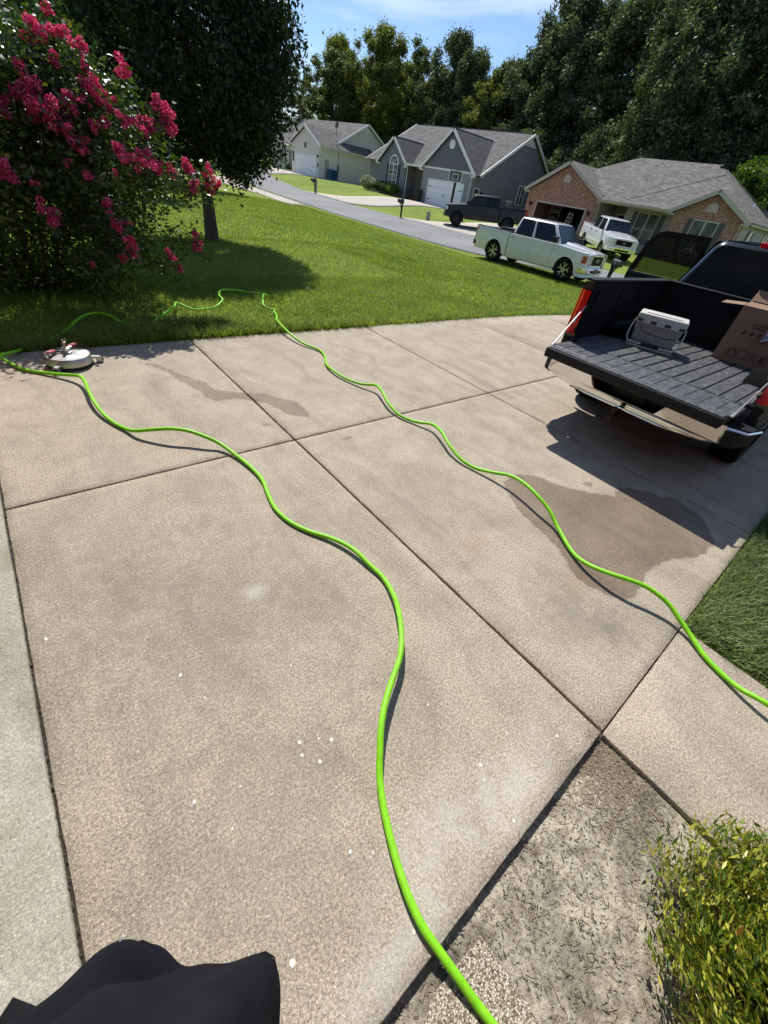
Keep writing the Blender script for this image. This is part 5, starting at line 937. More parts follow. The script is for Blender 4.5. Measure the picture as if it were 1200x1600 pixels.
    for sd in (1, -1):
        o = MB(); y0, y1 = sd * wi, sd * (wi + .03); o.box(xb0 + .01, xb1, min(y0, y1), max(y0, y1), zf, zr_); o.build('bed_wall', 'bed_wall_liner', tr)
        o = MB(); y0, y1 = sd * (wi - .02), sd * (W * .965); o.box(xb0 + .01, xb1, min(y0, y1), max(y0, y1), zr_ + .005, zr_ + .03); o.build('bed_rail_cap', P.get('cap', 'black_plastic'), tr, bevel=.012)
        o = MB(); o.box(-.42, .42, min(sd * (wi - .14), sd * wi), max(sd * (wi - .14), sd * wi), zf, zf + .17); o.build('wheel_house', 'bed_wall_liner', tr, bevel=.06, seg=3, smooth=True)
        o = MB(); xs0 = xb0 - .012; yo = W * .965; yi = W - .15; z0, z1 = zr_ - .47, zr_ - .07
        rows = []
        for z in np.linspace(z0, z1, 7):
            s_ = (z - z0) / (z1 - z0); rows.append([(xs0, sd * (yi - .0), z), (xs0 - .02, sd * (yo - .06), z), (xs0 + .035, sd * (yo + .005), z), (xs0 + .13 + .05 * math.sin(s_ * 3), sd * (yo + .012), z)])
        vs = [p for rw in rows for p in rw]; o.add(vs, [(i * 4 + j, (i + 1) * 4 + j, (i + 1) * 4 + j + 1, i * 4 + j + 1) for i in range(6) for j in range(3)]); tl = o.build('tail_light', 'red_lens', tr, smooth=True)
        o = MB(); o.add([(xs0 - .006, sd * (yi + .02), z0 + .1), (xs0 - .026, sd * (yo - .055), z0 + .1), (xs0 - .026, sd * (yo - .055), z0 + .16), (xs0 - .006, sd * (yi + .02), z0 + .16)], [(0, 1, 2, 3)]); o.build('reverse_lamp', 'white_lens', tl)
        o = MB(); o.box(xb0, xb0 + .06, min(sd * wi, sd * W * .95), max(sd * wi, sd * W * .95), .62, zr_); o.build('bed_corner_post', pt, tr)
    o = MB(); o.box(xb1 - .04, xb1 + .0, -wi, wi, zf, zr_ + .01); o.build('bed_front_wall', 'bed_wall_liner', tr)
    o = MB(); o.box(xb1 - .06, xb1 + .03, -wi, wi, zr_ + .012, zr_ + .032); o.build('bed_front_cap', P.get('cap', 'black_plastic'), tr, bevel=.01)
    if not P.get('open'):
        o = MB(); o.box(xb0 - .03, xb0 + .04, -wi + .01, wi - .01, .7, zr_ - .005); tg = o.build('tailgate', pt, tr, bevel=.015); o = MB(); o.box(xb0 - .045, xb0 - .03, -.12, .12, zr_ - .2, zr_ - .1); o.build('handle', 'black_plastic', tg)
        o = MB(); o.prism([(xb0 - .16, -W * .8, .48), (xb0 - .16, W * .8, .48), (xb0 - .02, W * .97, .48), (xb0 + .12, W * .97, .48), (xb0 + .12, -W * .97, .48), (xb0 - .02, -W * .97, .48)], (0, 0, .18)); o.build('rear_bumper', P.get('rb', 'black_plastic'), tr, bevel=.02)
    # wheels
    tw = P.get('tw', .27)
    for xa in (0, WB):
        for sd in (1, -1):
            wh = empty('wheel', (xa, sd * (W - .035 - tw / 2), r), (0, random.random() * 6, 0), parent=tr); b = MB(); rr = P['rim']
            b.lathe([(rr, -tw / 2), (r - .03, -tw / 2), (r, -tw / 2 + .03), (r, tw / 2 - .03), (r - .03, tw / 2), (rr, tw / 2)], 40, 'y', closed=True)
            for k in range(44):
                a_ = 2 * math.pi * k / 44
                for yy in (-tw * .42, tw * .14): b.add([(math.cos(a_ + q_) * rr2, yy + yo_ * .28 * tw, math.sin(a_ + q_) * rr2) for rr2 in (r - .005, r + .004) for q_, yo_ in ((0, 0), (.08, 0), (.1, 1), (.02, 1))], [(4, 5, 6, 7), (0, 1, 5, 4), (1, 2, 6, 5), (2, 3, 7, 6), (3, 0, 4, 7)])
            b.build('tyre', 'rubber', wh, smooth=True)
            b = MB(); b.lathe([(rr + .005, sd * tw * .46), (rr - .02, sd * tw * .46), (rr - .035, sd * tw * .2), (rr - .04, -sd * tw * .4), (rr + .005, -sd * tw * .4)], 32, 'y', closed=True); b.lathe([(rr - .04, sd * tw * .05), (.02, sd * tw * .05)], 24, 'y'); b.build('rim', P['rimb'], wh, smooth=True)
            b = MB(); ns = P['ns']; yo = sd * tw * .40
            for k in range(ns):
                a_ = 2 * math.pi * k / ns
                def pt_(ang, rad, y_): return (math.cos(ang) * rad, y_, math.sin(ang) * rad)
                forks = ((-.2, .2) if P.get('fork') else (0,))
                for fk in forks:
                    for (a0, r0_, a1, r1_, w0, w1) in ((a_, .05, a_ + fk * .3, rr * .55, .03, .024), (a_ + fk * .3, rr * .5, a_ + fk * 1.6, rr - .012, .022, .02)) if P.get('fork') else ((a_, .05, a_, rr - .012, .035, .045),):
                        p0, p1 = Vector(pt_(a0, r0_, 0)), Vector(pt_(a1, r1_, 0)); d_ = (p1 - p0).normalized(); s_ = Vector((-d_.z, 0, d_.x)); yA, yB_ = yo - sd * .035, yo
                        b.hull8([p0 - s_ * w0 + Vector((0, yA, 0)), p0 + s_ * w0 + Vector((0, yA, 0)), p0 + s_ * w0 + Vector((0, yB_ - sd * .01, 0)), p0 - s_ * w0 + Vector((0, yB_ - sd * .01, 0))], [p1 - s_ * w1 + Vector((0, yA, 0)), p1 + s_ * w1 + Vector((0, yA, 0)), p1 + s_ * w1 + Vector((0, yB_, 0)), p1 - s_ * w1 + Vector((0, yB_, 0))])
            b.lathe([(.075, yo - sd * .03), (.07, yo), (.02, yo + sd * .008)], 16, 'y'); b.build('spokes', P['rimf'], wh)
    tr_yw[0] = yw
    return tr
tr_yw = [None]
def placed(rear, front):
    dx, dy = front[0] - rear[0], front[1] - rear[1]; return math.atan2(dy, dx), -math.atan2(front[2] - rear[2], math.hypot(dx, dy))
base = dict(W=.99, xd=1.98, yb=.915, yt=.70, floor=.74, rim=.27, rimb='black_wheel', rimf='alloy', ns=5, tw=.27)
# lowered white crew cab in the street
P_ = dict(base, WB=3.56, r=.385, paint='white_paint', xb0=-1.14, xb1=.66, nose=4.38, rail=1.19, belt=1.15, sill=.36, hood0=1.15, hood1=1.07, roof=1.79, xw0=3.12, xw1=2.52, xr0=.72, xr1=.86, xd=1.78, xf0=2.86, rim=.275, fork=True, gz=(.70, 1.0, .47), gbar='grille_black', badge='GMC', bmat='alloy', bulge=True, mold=True, mark='amber_lens', hmat='chrome', plate=True, fb=(.40, .63), bump='chrome', bump2='white_paint', arch=.06, cap='black_plastic')
rear, front = (18.25, 13.38, float(ground(18.25, 13.35)) - .0), (18.42, 9.80, float(ground(18.4, 9.7)) + .0)
hd, pc = placed(rear, front); gmc = pickup('pickup_truck', 'lowered white crew cab pickup parked along the near edge of the street', (rear[0], rear[1], rear[2] + .01), hd, pc, P_)
b = MB(); b.tube([(.7, -.5, 1.24), (.7, -.5, 1.33), (-.4, -.5, 1.3), (-.4, -.5, 1.2)], .02, 6)
tb = empty('cargo_box', parent=None, label='black toolbox and junk in the bed of the white pickup', cat='toolbox', loc=gmc.location, rot=tuple(gmc.rotation_euler)); o = MB(); o.box(.05, .6, -.7, .7, .745, 1.24); o.build('box_body', 'black_plastic', tb, bevel=.03); o = MB(); o.box(.02, .62, -.72, .72, 1.245, 1.3); o.build('lid', 'black_plastic', tb, bevel=.02)
# white pickup on the brick house lawn
P_ = dict(base, WB=3.55, r=.40, paint='white_paint', xb0=-1.2, xb1=.6, nose=4.5, rail=1.33, belt=1.3, sill=.5, hood0=1.3, hood1=1.16, roof=1.94, xw0=3.0, xw1=2.42, xr0=.66, xr1=.8, xd=1.75, xf0=2.78, floor=.82, rim=.24, rimf='alloy', gz=(.84, 1.1, .5), badge='oval', fb=(.5, .76), bump='chrome', hmat='black_plastic', cap='white_paint', mark='clear_lens', gsur='alloy', mir=.08)
rear, front = (32.9, 16.7), (30.5, 14.1); rz_, fz_ = float(ground(*rear)), float(ground(*front)); hd, pc = placed((*rear, rz_), (*front, fz_)); pickup('pickup_truck', 'white pickup with an oval grille badge parked by the brick house', (*rear, rz_), hd, pc, P_)
# black lifted crew cab on the driveway
P_ = dict(base, W=1.02, WB=3.8, r=.44, paint='charcoal_paint', xb0=-1.3, xb1=.68, nose=4.75, rail=1.43, belt=1.38, sill=.56, hood0=1.4, hood1=1.27, roof=2.0, xw0=3.3, xw1=2.7, xr0=.75, xr1=.88, xd=1.95, xf0=3.02, floor=.9, rim=.26, rimf='black_wheel', ns=8, gz=(.92, 1.2, .5), gsur='black_plastic', badge='RAM', fb=(.56, .84), bump='charcoal_paint', cap='black_plastic', hmat='charcoal_paint', tw=.3, yb=.95, yt=.74, rb='charcoal_paint')
rear, front = (31.0, 23.3), (28.4, 26.1); rz_, fz_ = float(ground(*rear)) + .02, float(ground(*front)) + .02; hd, pc = placed((*rear, rz_), (*front, fz_)); ram = pickup('pickup_truck', 'black lifted crew cab pickup parked across the driveway', (*rear, rz_), hd, pc, P_)
hr = empty('headache_rack', ram.location, tuple(ram.rotation_euler), 'black rack and gear standing in the bed of the black pickup', 'truck rack'); o = MB(); o.tube([(.5, -.8, 1.46), (.5, -.78, 1.75), (.5, .78, 1.75), (.5, .8, 1.46)], .03, 6); o.tube([(.5, -.79, 1.6), (.5, .79, 1.6)], .02, 6); o.build('frame', 'black_plastic', hr); o = MB(); o.box(-.05, .35, .2, .6, 1.45, 1.85); o.build('gear_case', 'dish_grey', hr, bevel=.04)

# black truck in the driveway, tailgate down ---------------------------------
P_ = dict(base, W=.99, WB=3.64, r=.405, paint='black_paint', xb0=-1.12, xb1=.87, nose=4.6, rail=1.33, belt=1.28, sill=.46, hood0=1.3, hood1=1.12, roof=1.84, xw0=3.3, xw1=2.7, xr0=.92, xr1=1.06, xd=1.95, xf0=3.05, floor=.79, open=True, badge=None, bedmat='bedliner', yb=.875, yt=.665, arch=.09)
TX, TY = 5.5, 1.222
blk = pickup('pickup_truck', 'black pickup in the driveway with tailgate down and rear door open', (TX, TY, .0), 0, 0, P_)
wi = .86
o = MB()
for k in range(13):
    y = -.80 + k * 1.6 / 12; hw = .052
    o.add([(-1.09, y - hw - .008, .7905), (.82, y - hw - .008, .7905), (.82, y + hw + .008, .7905), (-1.09, y + hw + .008, .7905), (-1.08, y - hw, .803), (.81, y - hw, .803), (.81, y + hw, .803), (-1.08, y + hw, .803)], [(4, 5, 6, 7), (0, 1, 5, 4), (1, 2, 6, 5), (2, 3, 7, 6), (3, 0, 4, 7)])
o.build('floor_ribs', 'bedliner', blk)
tg = empty('tailgate', parent=blk); o = MB(); o.box(-1.655, -1.135, -.80, .80, .705, .792); o.build('tailgate_panel', 'black_plastic', tg, bevel=.014, seg=2)
o = MB()
for k in range(13):
    y = -.76 + k * 1.52 / 12; hw = .0575; x0_, x1_ = -1.52, -1.17
    o.add([(x0_, y - hw - .006, .7925), (x1_, y - hw - .006, .7925), (x1_, y + hw + .006, .7925), (x0_, y + hw + .006, .7925), (x0_ + .01, y - hw, .799), (x1_, y - hw, .799), (x1_, y + hw, .799), (x0_ + .01, y + hw, .799)], [(4, 5, 6, 7), (0, 1, 5, 4), (1, 2, 6, 5), (2, 3, 7, 6), (3, 0, 4, 7)])
o.box(-1.64, -1.54, -.78, .78, .7925, .8); o.build('tailgate_liner', 'bedliner', tg)
for sd in (1, -1):
    o = MB(); o.tube([(-1.1, sd * .845, 1.13), (-1.2, sd * .84, 1.05), (-1.5, sd * .815, .815)], .006, 6); o.tube([(-1.5, sd * .815, .815), (-1.53, sd * .812, .79)], .013, 6); o.build('support_cable', 'stainless', tg)
    o = MB(); o.box(-1.13, -1.05, min(sd * .8, sd * .93), max(sd * .8, sd * .93), .66, .83); o.tube([(-1.14, sd * .83, .9), (-1.1, sd * .86, .93)], .02, 6); o.build('hinge_bracket', 'black_plastic', tg, bevel=.01)
# inner bed wall relief
for sd in (1, -1):
    for x0_, x1_ in ((-.95, -.5), (-.4, .0), (.1, .75)): o = MB(); y0, y1 = sd * (wi - .012), sd * wi; o.box(x0_, x1_, min(y0, y1), max(y0, y1), 1.02, 1.27); o.build('liner_panel', 'bed_wall_liner', blk, bevel=.008)
for k in range(5): o = MB(); y = -.66 + k * .33; o.box(.815, .83, y - .12, y + .12, .84, 1.28); o.build('liner_panel', 'bed_wall_liner', blk, bevel=.008)
# chrome rear bumper with plate recess, steps, hitch
rbp = empty('rear_bumper', parent=blk)
for sd in (1, -1):
    o = MB(); o.prism([(-1.37, sd * .82, .5), (-1.30, sd * .93, .5), (-1.1, sd * .985, .5), (-.98, sd * .985, .5), (-.98, sd * .80, .5)], (0, 0, .165)); o.build('corner_step', 'black_plastic', rbp, bevel=.02, seg=2)
    o = MB(); o.prism([(-1.40, sd * .80, .672), (-1.31, sd * .965, .672), (-1.1, sd * 1.01, .672), (-1.1, sd * .8, .672)], (0, 0, .018)); o.build('step_pad', 'black_plastic', rbp, bevel=.005)
    o = MB(); o.tube([(-1.395, sd * .79, .665), (-1.32, sd * .955, .665), (-1.12, sd * 1.005, .665)], .014, 6); o.build('bright_trim', 'chrome', rbp)
o = MB(); prof = [(-.84, .53), (-.82, .69), (-.36, .672), (-.29, .545), (.29, .545), (.36, .672), (.82, .69), (.84, .53), (.7, .49), (.36, .46), (-.36, .46), (-.7, .49)]; o.prism([(-1.40 - (z - .6) * .12 - .02 * (abs(y) < .6), y, z) for y, z in prof], (.11, 0, 0)); o.build('chrome_face', 'chrome', rbp, bevel=.022, seg=3, smooth=True)
o = MB(); o.box(-1.27, -1.15, -.36, .36, .5, .7); o.build('plate_recess', 'black_plastic', rbp)
o = MB(); o.box(-1.325, -1.31, -.155, .155, .5, .655); pl = o.build('licence_plate', 'black_plastic', rbp, bevel=.003)
o = MB(); o.box(-1.2, -.3, -.62, .62, .40, .46); o.box(-1.30, -1.0, -.05, .05, .33, .43); o.box(-1.5, -1.2, -.03, .03, .35, .41); o.build('hitch_receiver', 'rusty_steel', rbp, bevel=.006)
o = MB(); o.tube([(-1.47, 0, .40), (-1.47, 0, .45)], .012, 8); o.ellipsoid((-1.47, 0, .47), (.027, .027, .027)); o.tube([(-1.33, -.09, .38), (-1.33, .09, .38)], .01, 6); o.tube([(-1.3, .1, .37), (-1.36, .15, .3), (-1.3, .19, .37)], .008, 5); o.tube([(-1.3, -.1, .37), (-1.36, -.15, .3), (-1.3, -.19, .37)], .008, 5); o.build('tow_ball', 'rusty_steel', rbp)
# fuel/light over the cab, shark fin off; third brake light
o = MB(); o.box(1.0, 1.07, -.23, .24, 1.815, 1.865); tb_ = o.build('third_brake_light', 'red_lens', blk, bevel=.012); o = MB(); o.box(.992, .999, -.05, .05, 1.82, 1.86); o.build('cargo_lamp', 'white_lens', tb_)
o = MB(); o.box(.9, .925, -.62, .62, 1.295, 1.31); o.build('window_trim', 'alloy', blk)
# headrests behind the glass are not visible; open rear door
dh = empty('open_rear_door', (1.95, .985, 0), (0, 0, R(-72)), parent=blk)   # hinge at the front edge, local -x runs to the latch edge
Ld = .84; out_ = [(-Ld, .52), (-Ld, 1.05), (-Ld + .01, 1.3), (-Ld + .09, 1.66), (-Ld + .19, 1.79), (-Ld + .27, 1.815), (-.02, 1.83), (0, 1.8), (0, .5), (-Ld + .12, .5)]
o = MB(); low = [(-Ld, .62), (-Ld, 1.3), (0, 1.3), (0, .5), (-Ld + .2, .5)]; o.prism([(x, -.06, z) for x, z in low], (0, .1, 0)); o.build('door_shell', 'black_paint', dh, bevel=.02, seg=2)
ring = [(-Ld, 1.3), (-Ld + .09, 1.66), (-Ld + .19, 1.79), (-Ld + .27, 1.815), (-.02, 1.83), (0, 1.3)]; inn_ = [(-Ld + .085, 1.305), (-Ld + .165, 1.63), (-Ld + .24, 1.73), (-Ld + .31, 1.75), (-.08, 1.755), (-.07, 1.305)]
o = MB(); n_ = len(ring); vs = [(x, y, z) for y in (-.05, -.005) for x, z in ring + inn_]; m_ = 2 * n_
fs = []
for base_ in (0, m_): fs += [(base_ + i, base_ + i + 1, base_ + n_ + i + 1, base_ + n_ + i) for i in range(n_ - 1)]
fs += [(i, i + 1, m_ + i + 1, m_ + i) for i in range(n_ - 1)] + [(n_ + i, n_ + i + 1, m_ + n_ + i + 1, m_ + n_ + i) for i in range(n_ - 1)]
o.add(vs, fs); o.build('window_frame', 'black_paint', dh)
o = MB(); o.prism([(x, -.03, z) for x, z in inn_], (0, .005, 0)); o.build('window_pane', 'tinted_glass', dh)
o = MB(); o.prism([(-Ld + .05, -.095, .66), (-Ld + .05, -.095, 1.24), (-.06, -.095, 1.26), (-.06, -.095, .62)], (0, .034, 0)); o.build('door_card', 'black_plastic', dh, bevel=.012); o = MB(); o.box(-.65, -.25, -.15, -.095, .98, 1.03); o.build('armrest', 'black_plastic', dh, bevel=.012)

# cooler in the bed ---------------------------------------------------------
ck = empty('cooler', (5.31, 1.62, .803), (0, 0, R(-72.3)), 'grey hard sided cooler with bail handle sitting in the truck bed', 'cooler')
# local x = along its long side, y toward the cab
def frustum(b, lx, ly, z0, z1, gx_=.0, gy_=.0): b.hull8([(-lx, -ly, z0), (lx, -ly, z0), (lx, ly, z0), (-lx, ly, z0)], [(-lx - gx_, -ly - gy_, z1), (lx + gx_, -ly - gy_, z1), (lx + gx_, ly + gy_, z1), (-lx - gx_, ly + gy_, z1)])
ck.rotation_euler = (0, 0, R(-72.3)); ck.scale = (1.17, 1.12, 1.22)
b = MB(); frustum(b, .175, .125, .02, .2, .022, .018); b.build('body', 'cooler_grey', ck, bevel=.014, seg=3, smooth=True)
b = MB(); frustum(b, .2, .14, 0, .02); b.box(-.2, .2, -.2, -.13, 0, .018); b.build('foot_mat', 'cooler_grey', ck, bevel=.005)
b = MB(); frustum(b, .208, .148, .212, .262, -.004, -.004); lid = b.build('lid', 'cooler_lid', ck, bevel=.012, seg=3, smooth=True); b = MB(); b.box(-.15, .15, -.09, .09, .2625, .268); b.build('lid_inset', 'cooler_lid', lid, bevel=.004)
for xx in (-.12, .0, .12): b = MB(); b.box(xx - .035, xx + .035, -.156, -.143, .185, .225); b.build('latch_tab', 'cooler_lid', ck, bevel=.004)
b = MB(); b.box(-.195, .195, -.143, -.12, .2, .212); b.build('seam', 'cooler_groove', ck)
b = MB()
for ln in (((-.15, .16), (-.1, .12), (.08, .105), (.12, .12), (.17, .125)), ((-.17, .05), (.16, .04))): b.tube([(x, -.1275 - z * .1 - .001, z) for x, z in ln], .0022, 4)
b.build('moulded_line', 'cooler_groove', ck)
b = MB(); b.tube(smoothpts([(-.2, -.02, .18), (-.218, -.05, .19), (-.222, -.13, .1), (-.205, -.165, .045), (-.15, -.172, .032), (.15, -.172, .032), (.205, -.165, .045), (.222, -.13, .1), (.218, -.05, .19), (.2, -.02, .18)], 4), .0065, 8); hd_ = b.build('bail_handle', 'cooler_lid', ck, smooth='all'); b = MB(); b.tube([(-.075, -.172, .032), (.075, -.172, .032)], .011, 8); b.build('grip', 'black_plastic', hd_, smooth='all')

# cardboard box in the bed ---------------------------------------------------
bx_ = empty('cardboard_box', (5.875, 1.14, .804), (0, 0, R(-81.5)), 'brown cardboard box with open flaps in the right side of the truck bed', 'box')
bw, bd, bh = .66, .42, .53   # local x to the right along the visible face, y toward the cab
b = MB(); b.box(0, bw, 0, .006, 0, bh); b.build('front_side', 'cardboard', bx_); b = MB(); b.box(0, bw, bd - .006, bd, 0, bh); b.build('back_side', 'cardboard', bx_)
for x in (0, bw - .006): b = MB(); b.box(x, x + .006, .0062, bd - .0062, 0, bh); b.build('end_side', 'cardboard', bx_)
b = MB(); b.box(.007, bw - .007, .007, bd - .007, 0, .006); b.build('bottom', 'cardboard', bx_)
b = MB(); b.prism([(.01, 0, bh + .001), (bw, 0, bh + .001), (bw, bd * .55, bh + .03), (.02, bd * .5, bh + .025)], (0, 0, .005)); b.build('flap', 'cardboard', bx_); b = MB(); b.prism([(.01, bd, bh + .001), (bw, bd, bh + .001), (bw - .02, bd + .12, bh + .13), (.02, bd + .12, bh + .12)], (0, .001, .005)); b.build('flap', 'cardboard', bx_)
b = MB(); b.prism([(0, .01, bh), (0, bd - .02, bh), (-.2, bd - .06, bh - .02), (-.21, .05, bh - .025)], (0, 0, .005)); b.build('flap', 'cardboard', bx_)
y_ = -.002
for s_, z, x, sz in (('GET MORE', .392, .3, .03), ('SHIPPING', .362, .3, .03)): text('printed_text', s_, sz, 'print_ink', bx_, (x - .06, y_, z), (R(90), 0, 0), .0008)
b = MB(); b.tube([(.42 + .12 * math.cos(a_), y_, .43 + .045 * math.sin(a_)) for a_ in [2 * math.pi * k / 28 for k in range(28)]], .0045, 4, closed=True); b.build('oval_mark', 'print_ink', bx_); text('printed_text', 'S', .06, 'print_ink', bx_, (.345, y_, .43), (R(90), 0, 0), .0008)
b = MB(); rr_ = random.Random(3)
for k in range(7):   # row of small pictograms
    x = .14 + k * .068; b.box(x - .012, x + .014, y_ - .0006, y_ + .001, .285, .3); b.tube([(x - .014, y_, .3), (x, y_, .325), (x + .016, y_, .305)], .004, 4); b.tube([(x + .01, y_, .29), (x + .02, y_, .32)], .0035, 4)
b.build('pictogram_row', 'print_ink', bx_)
b = MB(); b.box(.19, bw - .03, y_, .0, .262, .266); b.box(.2, bw - .03, y_, .0, .247, .251); b.build('printed_rule', 'red_ink', bx_)
b = MB()
for x0_, x1_ in ((.1, .2), (.2, .29), (.29, .38), (.38, .48)):
    for r_ in ((x0_, x1_, .06, .063), (x0_, x1_, .142, .145), (x0_, x0_ + .003, .06, .145), (x1_ - .003, x1_, .06, .145)): b.box(r_[0], r_[1], y_, 0, r_[2], r_[3])
b.build('symbol_frames', 'print_ink', bx_)
b = MB()
for x in (.32, .345): b.box(x, x + .01, y_, 0, .075, .115); b.prism([(x - .006, y_, .113), (x + .016, y_, .113), (x + .005, y_, .13)], (0, .002, 0))
b.tube([(.12, y_, .075), (.12, y_, .12), (.15, y_, .132), (.18, y_, .12), (.18, y_, .075)], .005, 4); b.box(.405, .455, y_, 0, .075, .1); b.box(.412, .448, y_, 0, .106, .128); b.build('handling_symbols', 'print_ink', bx_)
# clear plastic bag hanging on the box
b = MB(); bg_ = [(.33, .34), (.40, .43), (.50, .415), (.62, .40), (.66, .31), (.55, .28), (.47, .33)]
def bagf(u, v_): x = .32 + .36 * u; z = .44 - .16 * v_ - .05 * u + .03 * math.sin(9 * u) - .06 * (1 - u) * (v_ - .5); return (x, -.022 - .02 * math.sin(5 * u + 3 * v_) - .012 * math.cos(11 * v_ + 4 * u), z + .015 * math.sin(7 * v_ + 5 * u))
bag = MB(); bag.grid(bagf, 9, 6); o = bag.build('plastic_bag', 'plastic_bag'); o.matrix_world = bx_.matrix_basis.copy() if False else Matrix.Translation(bx_.location) @ Matrix.Rotation(R(-81.5), 4, 'Z'); tag(o, 'crumpled clear plastic sleeve hanging on the front of the cardboard box', 'plastic bag')
sm = o.modifiers.new('t', 'SOLIDIFY'); sm.thickness = .002
# second box behind
b2 = empty('cardboard_box', (6.0, .62, 1.36), (0, 0, R(-84)), 'smaller brown cardboard box piled at the front right of the bed', 'box'); b2.location = (6.12, .72, .803)
b = MB(); b.box(-.16, .32, .19 - .12, .19, 0, .66); b.build('carton', 'cardboard', b2, bevel=.003); b = MB(); b.box(-.16, .32, .19 - .1, .19 - .06, .6605, .662); b.build('tape', 'label_white', b2)

# ------------------------------------------------------------------ surface cleaner
sc = empty('surface_cleaner', (.215, 4.80, 0), (0, 0, R(38)), 'round stainless pressure washer surface cleaner resting on the driveway', 'surface cleaner'); sc.scale = (.9, .9, .78)
b = MB(); b.lathe([(.205, .03), (.21, .035), (.21, .115), (.2, .13), (.08, .142), (.02, .142)], 40); b.lathe([(.205, .048), (.195, .04), (.195, .045)], 40); b.build('deck', 'stainless', sc, smooth=True)
b = MB(); b.lathe([(.212, .0), (.215, .0), (.212, .03), (.208, .03)], 40, c=(0, 0, .008), closed=True); b.build('brush_skirt', 'black_plastic', sc)
b = MB()
for a0, a1 in ((-.5, .35), (.6, 1.5)):
    n_ = 9; vs = []
    for k in range(n_ + 1): a_ = a0 + (a1 - a0) * k / n_; vs += [(.09 * math.cos(a_ - 1.9), .09 * math.sin(a_ - 1.9), .1425), (.185 * math.cos(a_ - 1.9), .185 * math.sin(a_ - 1.9), .134)]
    b.add(vs, [(2 * k, 2 * k + 1, 2 * k + 3, 2 * k + 2) for k in range(n_)])
b.build('warning_label', 'label_white', sc)
b = MB(); b.lathe([(.05, .142), (.05, .16), (.035, .165), (.035, .2), (.02, .205), (.02, .215)], 18); b.tube([(0, 0, .19), (.07, .0, .19)], .014, 8); b.build('swivel_hub', 'stainless', sc, smooth=True); b = MB(); b.tube([(.0, 0, .205), (0, 0, .235), (.03, .01, .25), (.06, .03, .285)], .011, 8); b.tube([(.03, .01, .25), (-.03, -.02, .26)], .013, 8); b.build('brass_coupler', 'brass', sc, smooth=True)
b = MB(); b.tube([(0, 0, .225), (.0, .0, .3)], .007, 6); b.build('inlet_stub', 'stainless', sc)
for s_ in (1, -1):
    b = MB(); b.tube([(s_ * .03, .03, .155), (s_ * .12, .07, .185), (s_ * .2, .02, .18), (s_ * .21, -.03, .16)], .010, 8); hb = b.build('handle_bar', 'black_plastic', sc, smooth='all'); b = MB(); b.tube([(s_ * .09, .056, .178), (s_ * .18, .04, .185)], .017, 8); b.build('grip', 'pink_handle', hb, smooth='all')
for a_ in (200, 320, 80):
    ca = math.cos(R(a_)); sa = math.sin(R(a_)); cw = empty('caster', (ca * .25, sa * .25, 0), (0, 0, R(a_)), parent=sc)
    b = MB(); b.hull8([(-.06, -.025, .06), (.03, -.02, .055), (.03, .02, .055), (-.06, .025, .06)], [(-.06, -.025, .085), (.03, -.02, .075), (.03, .02, .075), (-.06, .025, .085)]); b.box(-.01, .045, -.022, -.018, .012, .07); b.box(-.01, .045, .018, .022, .012, .07); b.build('bracket', 'stainless', cw); b = MB(); b.lathe([(.012, -.016), (.034, -.016), (.037, 0), (.034, .016), (.012, .016)], 18, 'y', (.025, 0, .037), closed=True); b.build('wheel', 'caster_black', cw, smooth=True)

# ------------------------------------------------------------------ street furniture
def mailbox(loc, rz, label, bm_='mailbox_black', h=1.05):
    t_ = empty('mailbox', (loc[0], loc[1], float(ground(*loc[:2])) - .02), (0, 0, R(rz)), label, 'mailbox', 'mailboxes along the street'); b = MB(); b.box(-.05, .05, -.05, .05, -.1, h + (.25 if bm_ == 'black_post' else 0)); b.build('post', 'black_post', t_, bevel=.006); b = MB(); b.box(-.3, .12, -.035, .035, h - .1, h - .04); b.tube([(0, 0, h - .45), (-.22, 0, h - .1)], .028, 6); b.build('arm', 'black_post', t_)
    b = MB(); n_ = 10; prof = [(.085 * math.cos(math.pi * k / n_), .12 + .085 * math.sin(math.pi * k / n_)) for k in range(n_ + 1)]; poly = [(-.42, y, h - .04 + z) for y, z in [(.085, 0)] + prof + [(-.085, 0)]]; b.prism(poly, (.5, 0, 0)); bb = b.build('box', bm_ if bm_ != 'black_post' else 'mailbox_black', t_, bevel=.006)
    b = MB(); b.prism([(-.43, y * 1.04, h - .04 + z * 1.02) for y, z in [(.085, 0)] + prof + [(-.085, 0)]], (.015, 0, 0)); b.build('door', 'mailbox_black', bb); b = MB(); b.box(-.2, -.18, .09, .1, h + .02, h + .2); b.build('flag', 'white_flag', bb); return t_
mailbox((24.45, 28.1), 0, 'black mailbox on a post in front of the blue-grey house', 'black_post', .95); mailbox((24.9, 41.2), 0, 'black mailbox on a post in front of the beige house', 'black_post', .9); m3 = mailbox((17.8, 8.0), 55, 'black mailbox just beyond the rail of the black truck', 'mailbox_black', .98)
text('house_number', '2', .1, 'white_flag', m3, (.0, -.0865, 1.04), (R(90), 0, 0), .001)
def post(name, loc, h, r, mat, label, cat): b = MB(); b.box(-r, r, -r, r, -.1, h); o = b.build(name, mat, bevel=.01, loc=(loc[0], loc[1], float(ground(*loc)))); return tag(o, label, cat)
post('utility_marker', (16.75, 38.4), 1.05, .04, 'grey_post', 'thin pale marker post beside the light concrete drive', 'post'); post('utility_pedestal', (27.6, 28.4), .55, .11, 'grey_post', 'short grey utility pedestal in the strip of lawn', 'utility box')
post('utility_marker', (25.3, 41.6), .9, .05, 'grey_post', 'small grey meter post beside the farther mailbox', 'post')
hx, hy = 31.6, 30.0; hz_ = float(ground(hx, hy)); bh_ = empty('basketball_hoop', (hx, hy, hz_), (0, 0, R(215)), 'black pole basketball hoop with clear backboard in front of the garage', 'basketball hoop')
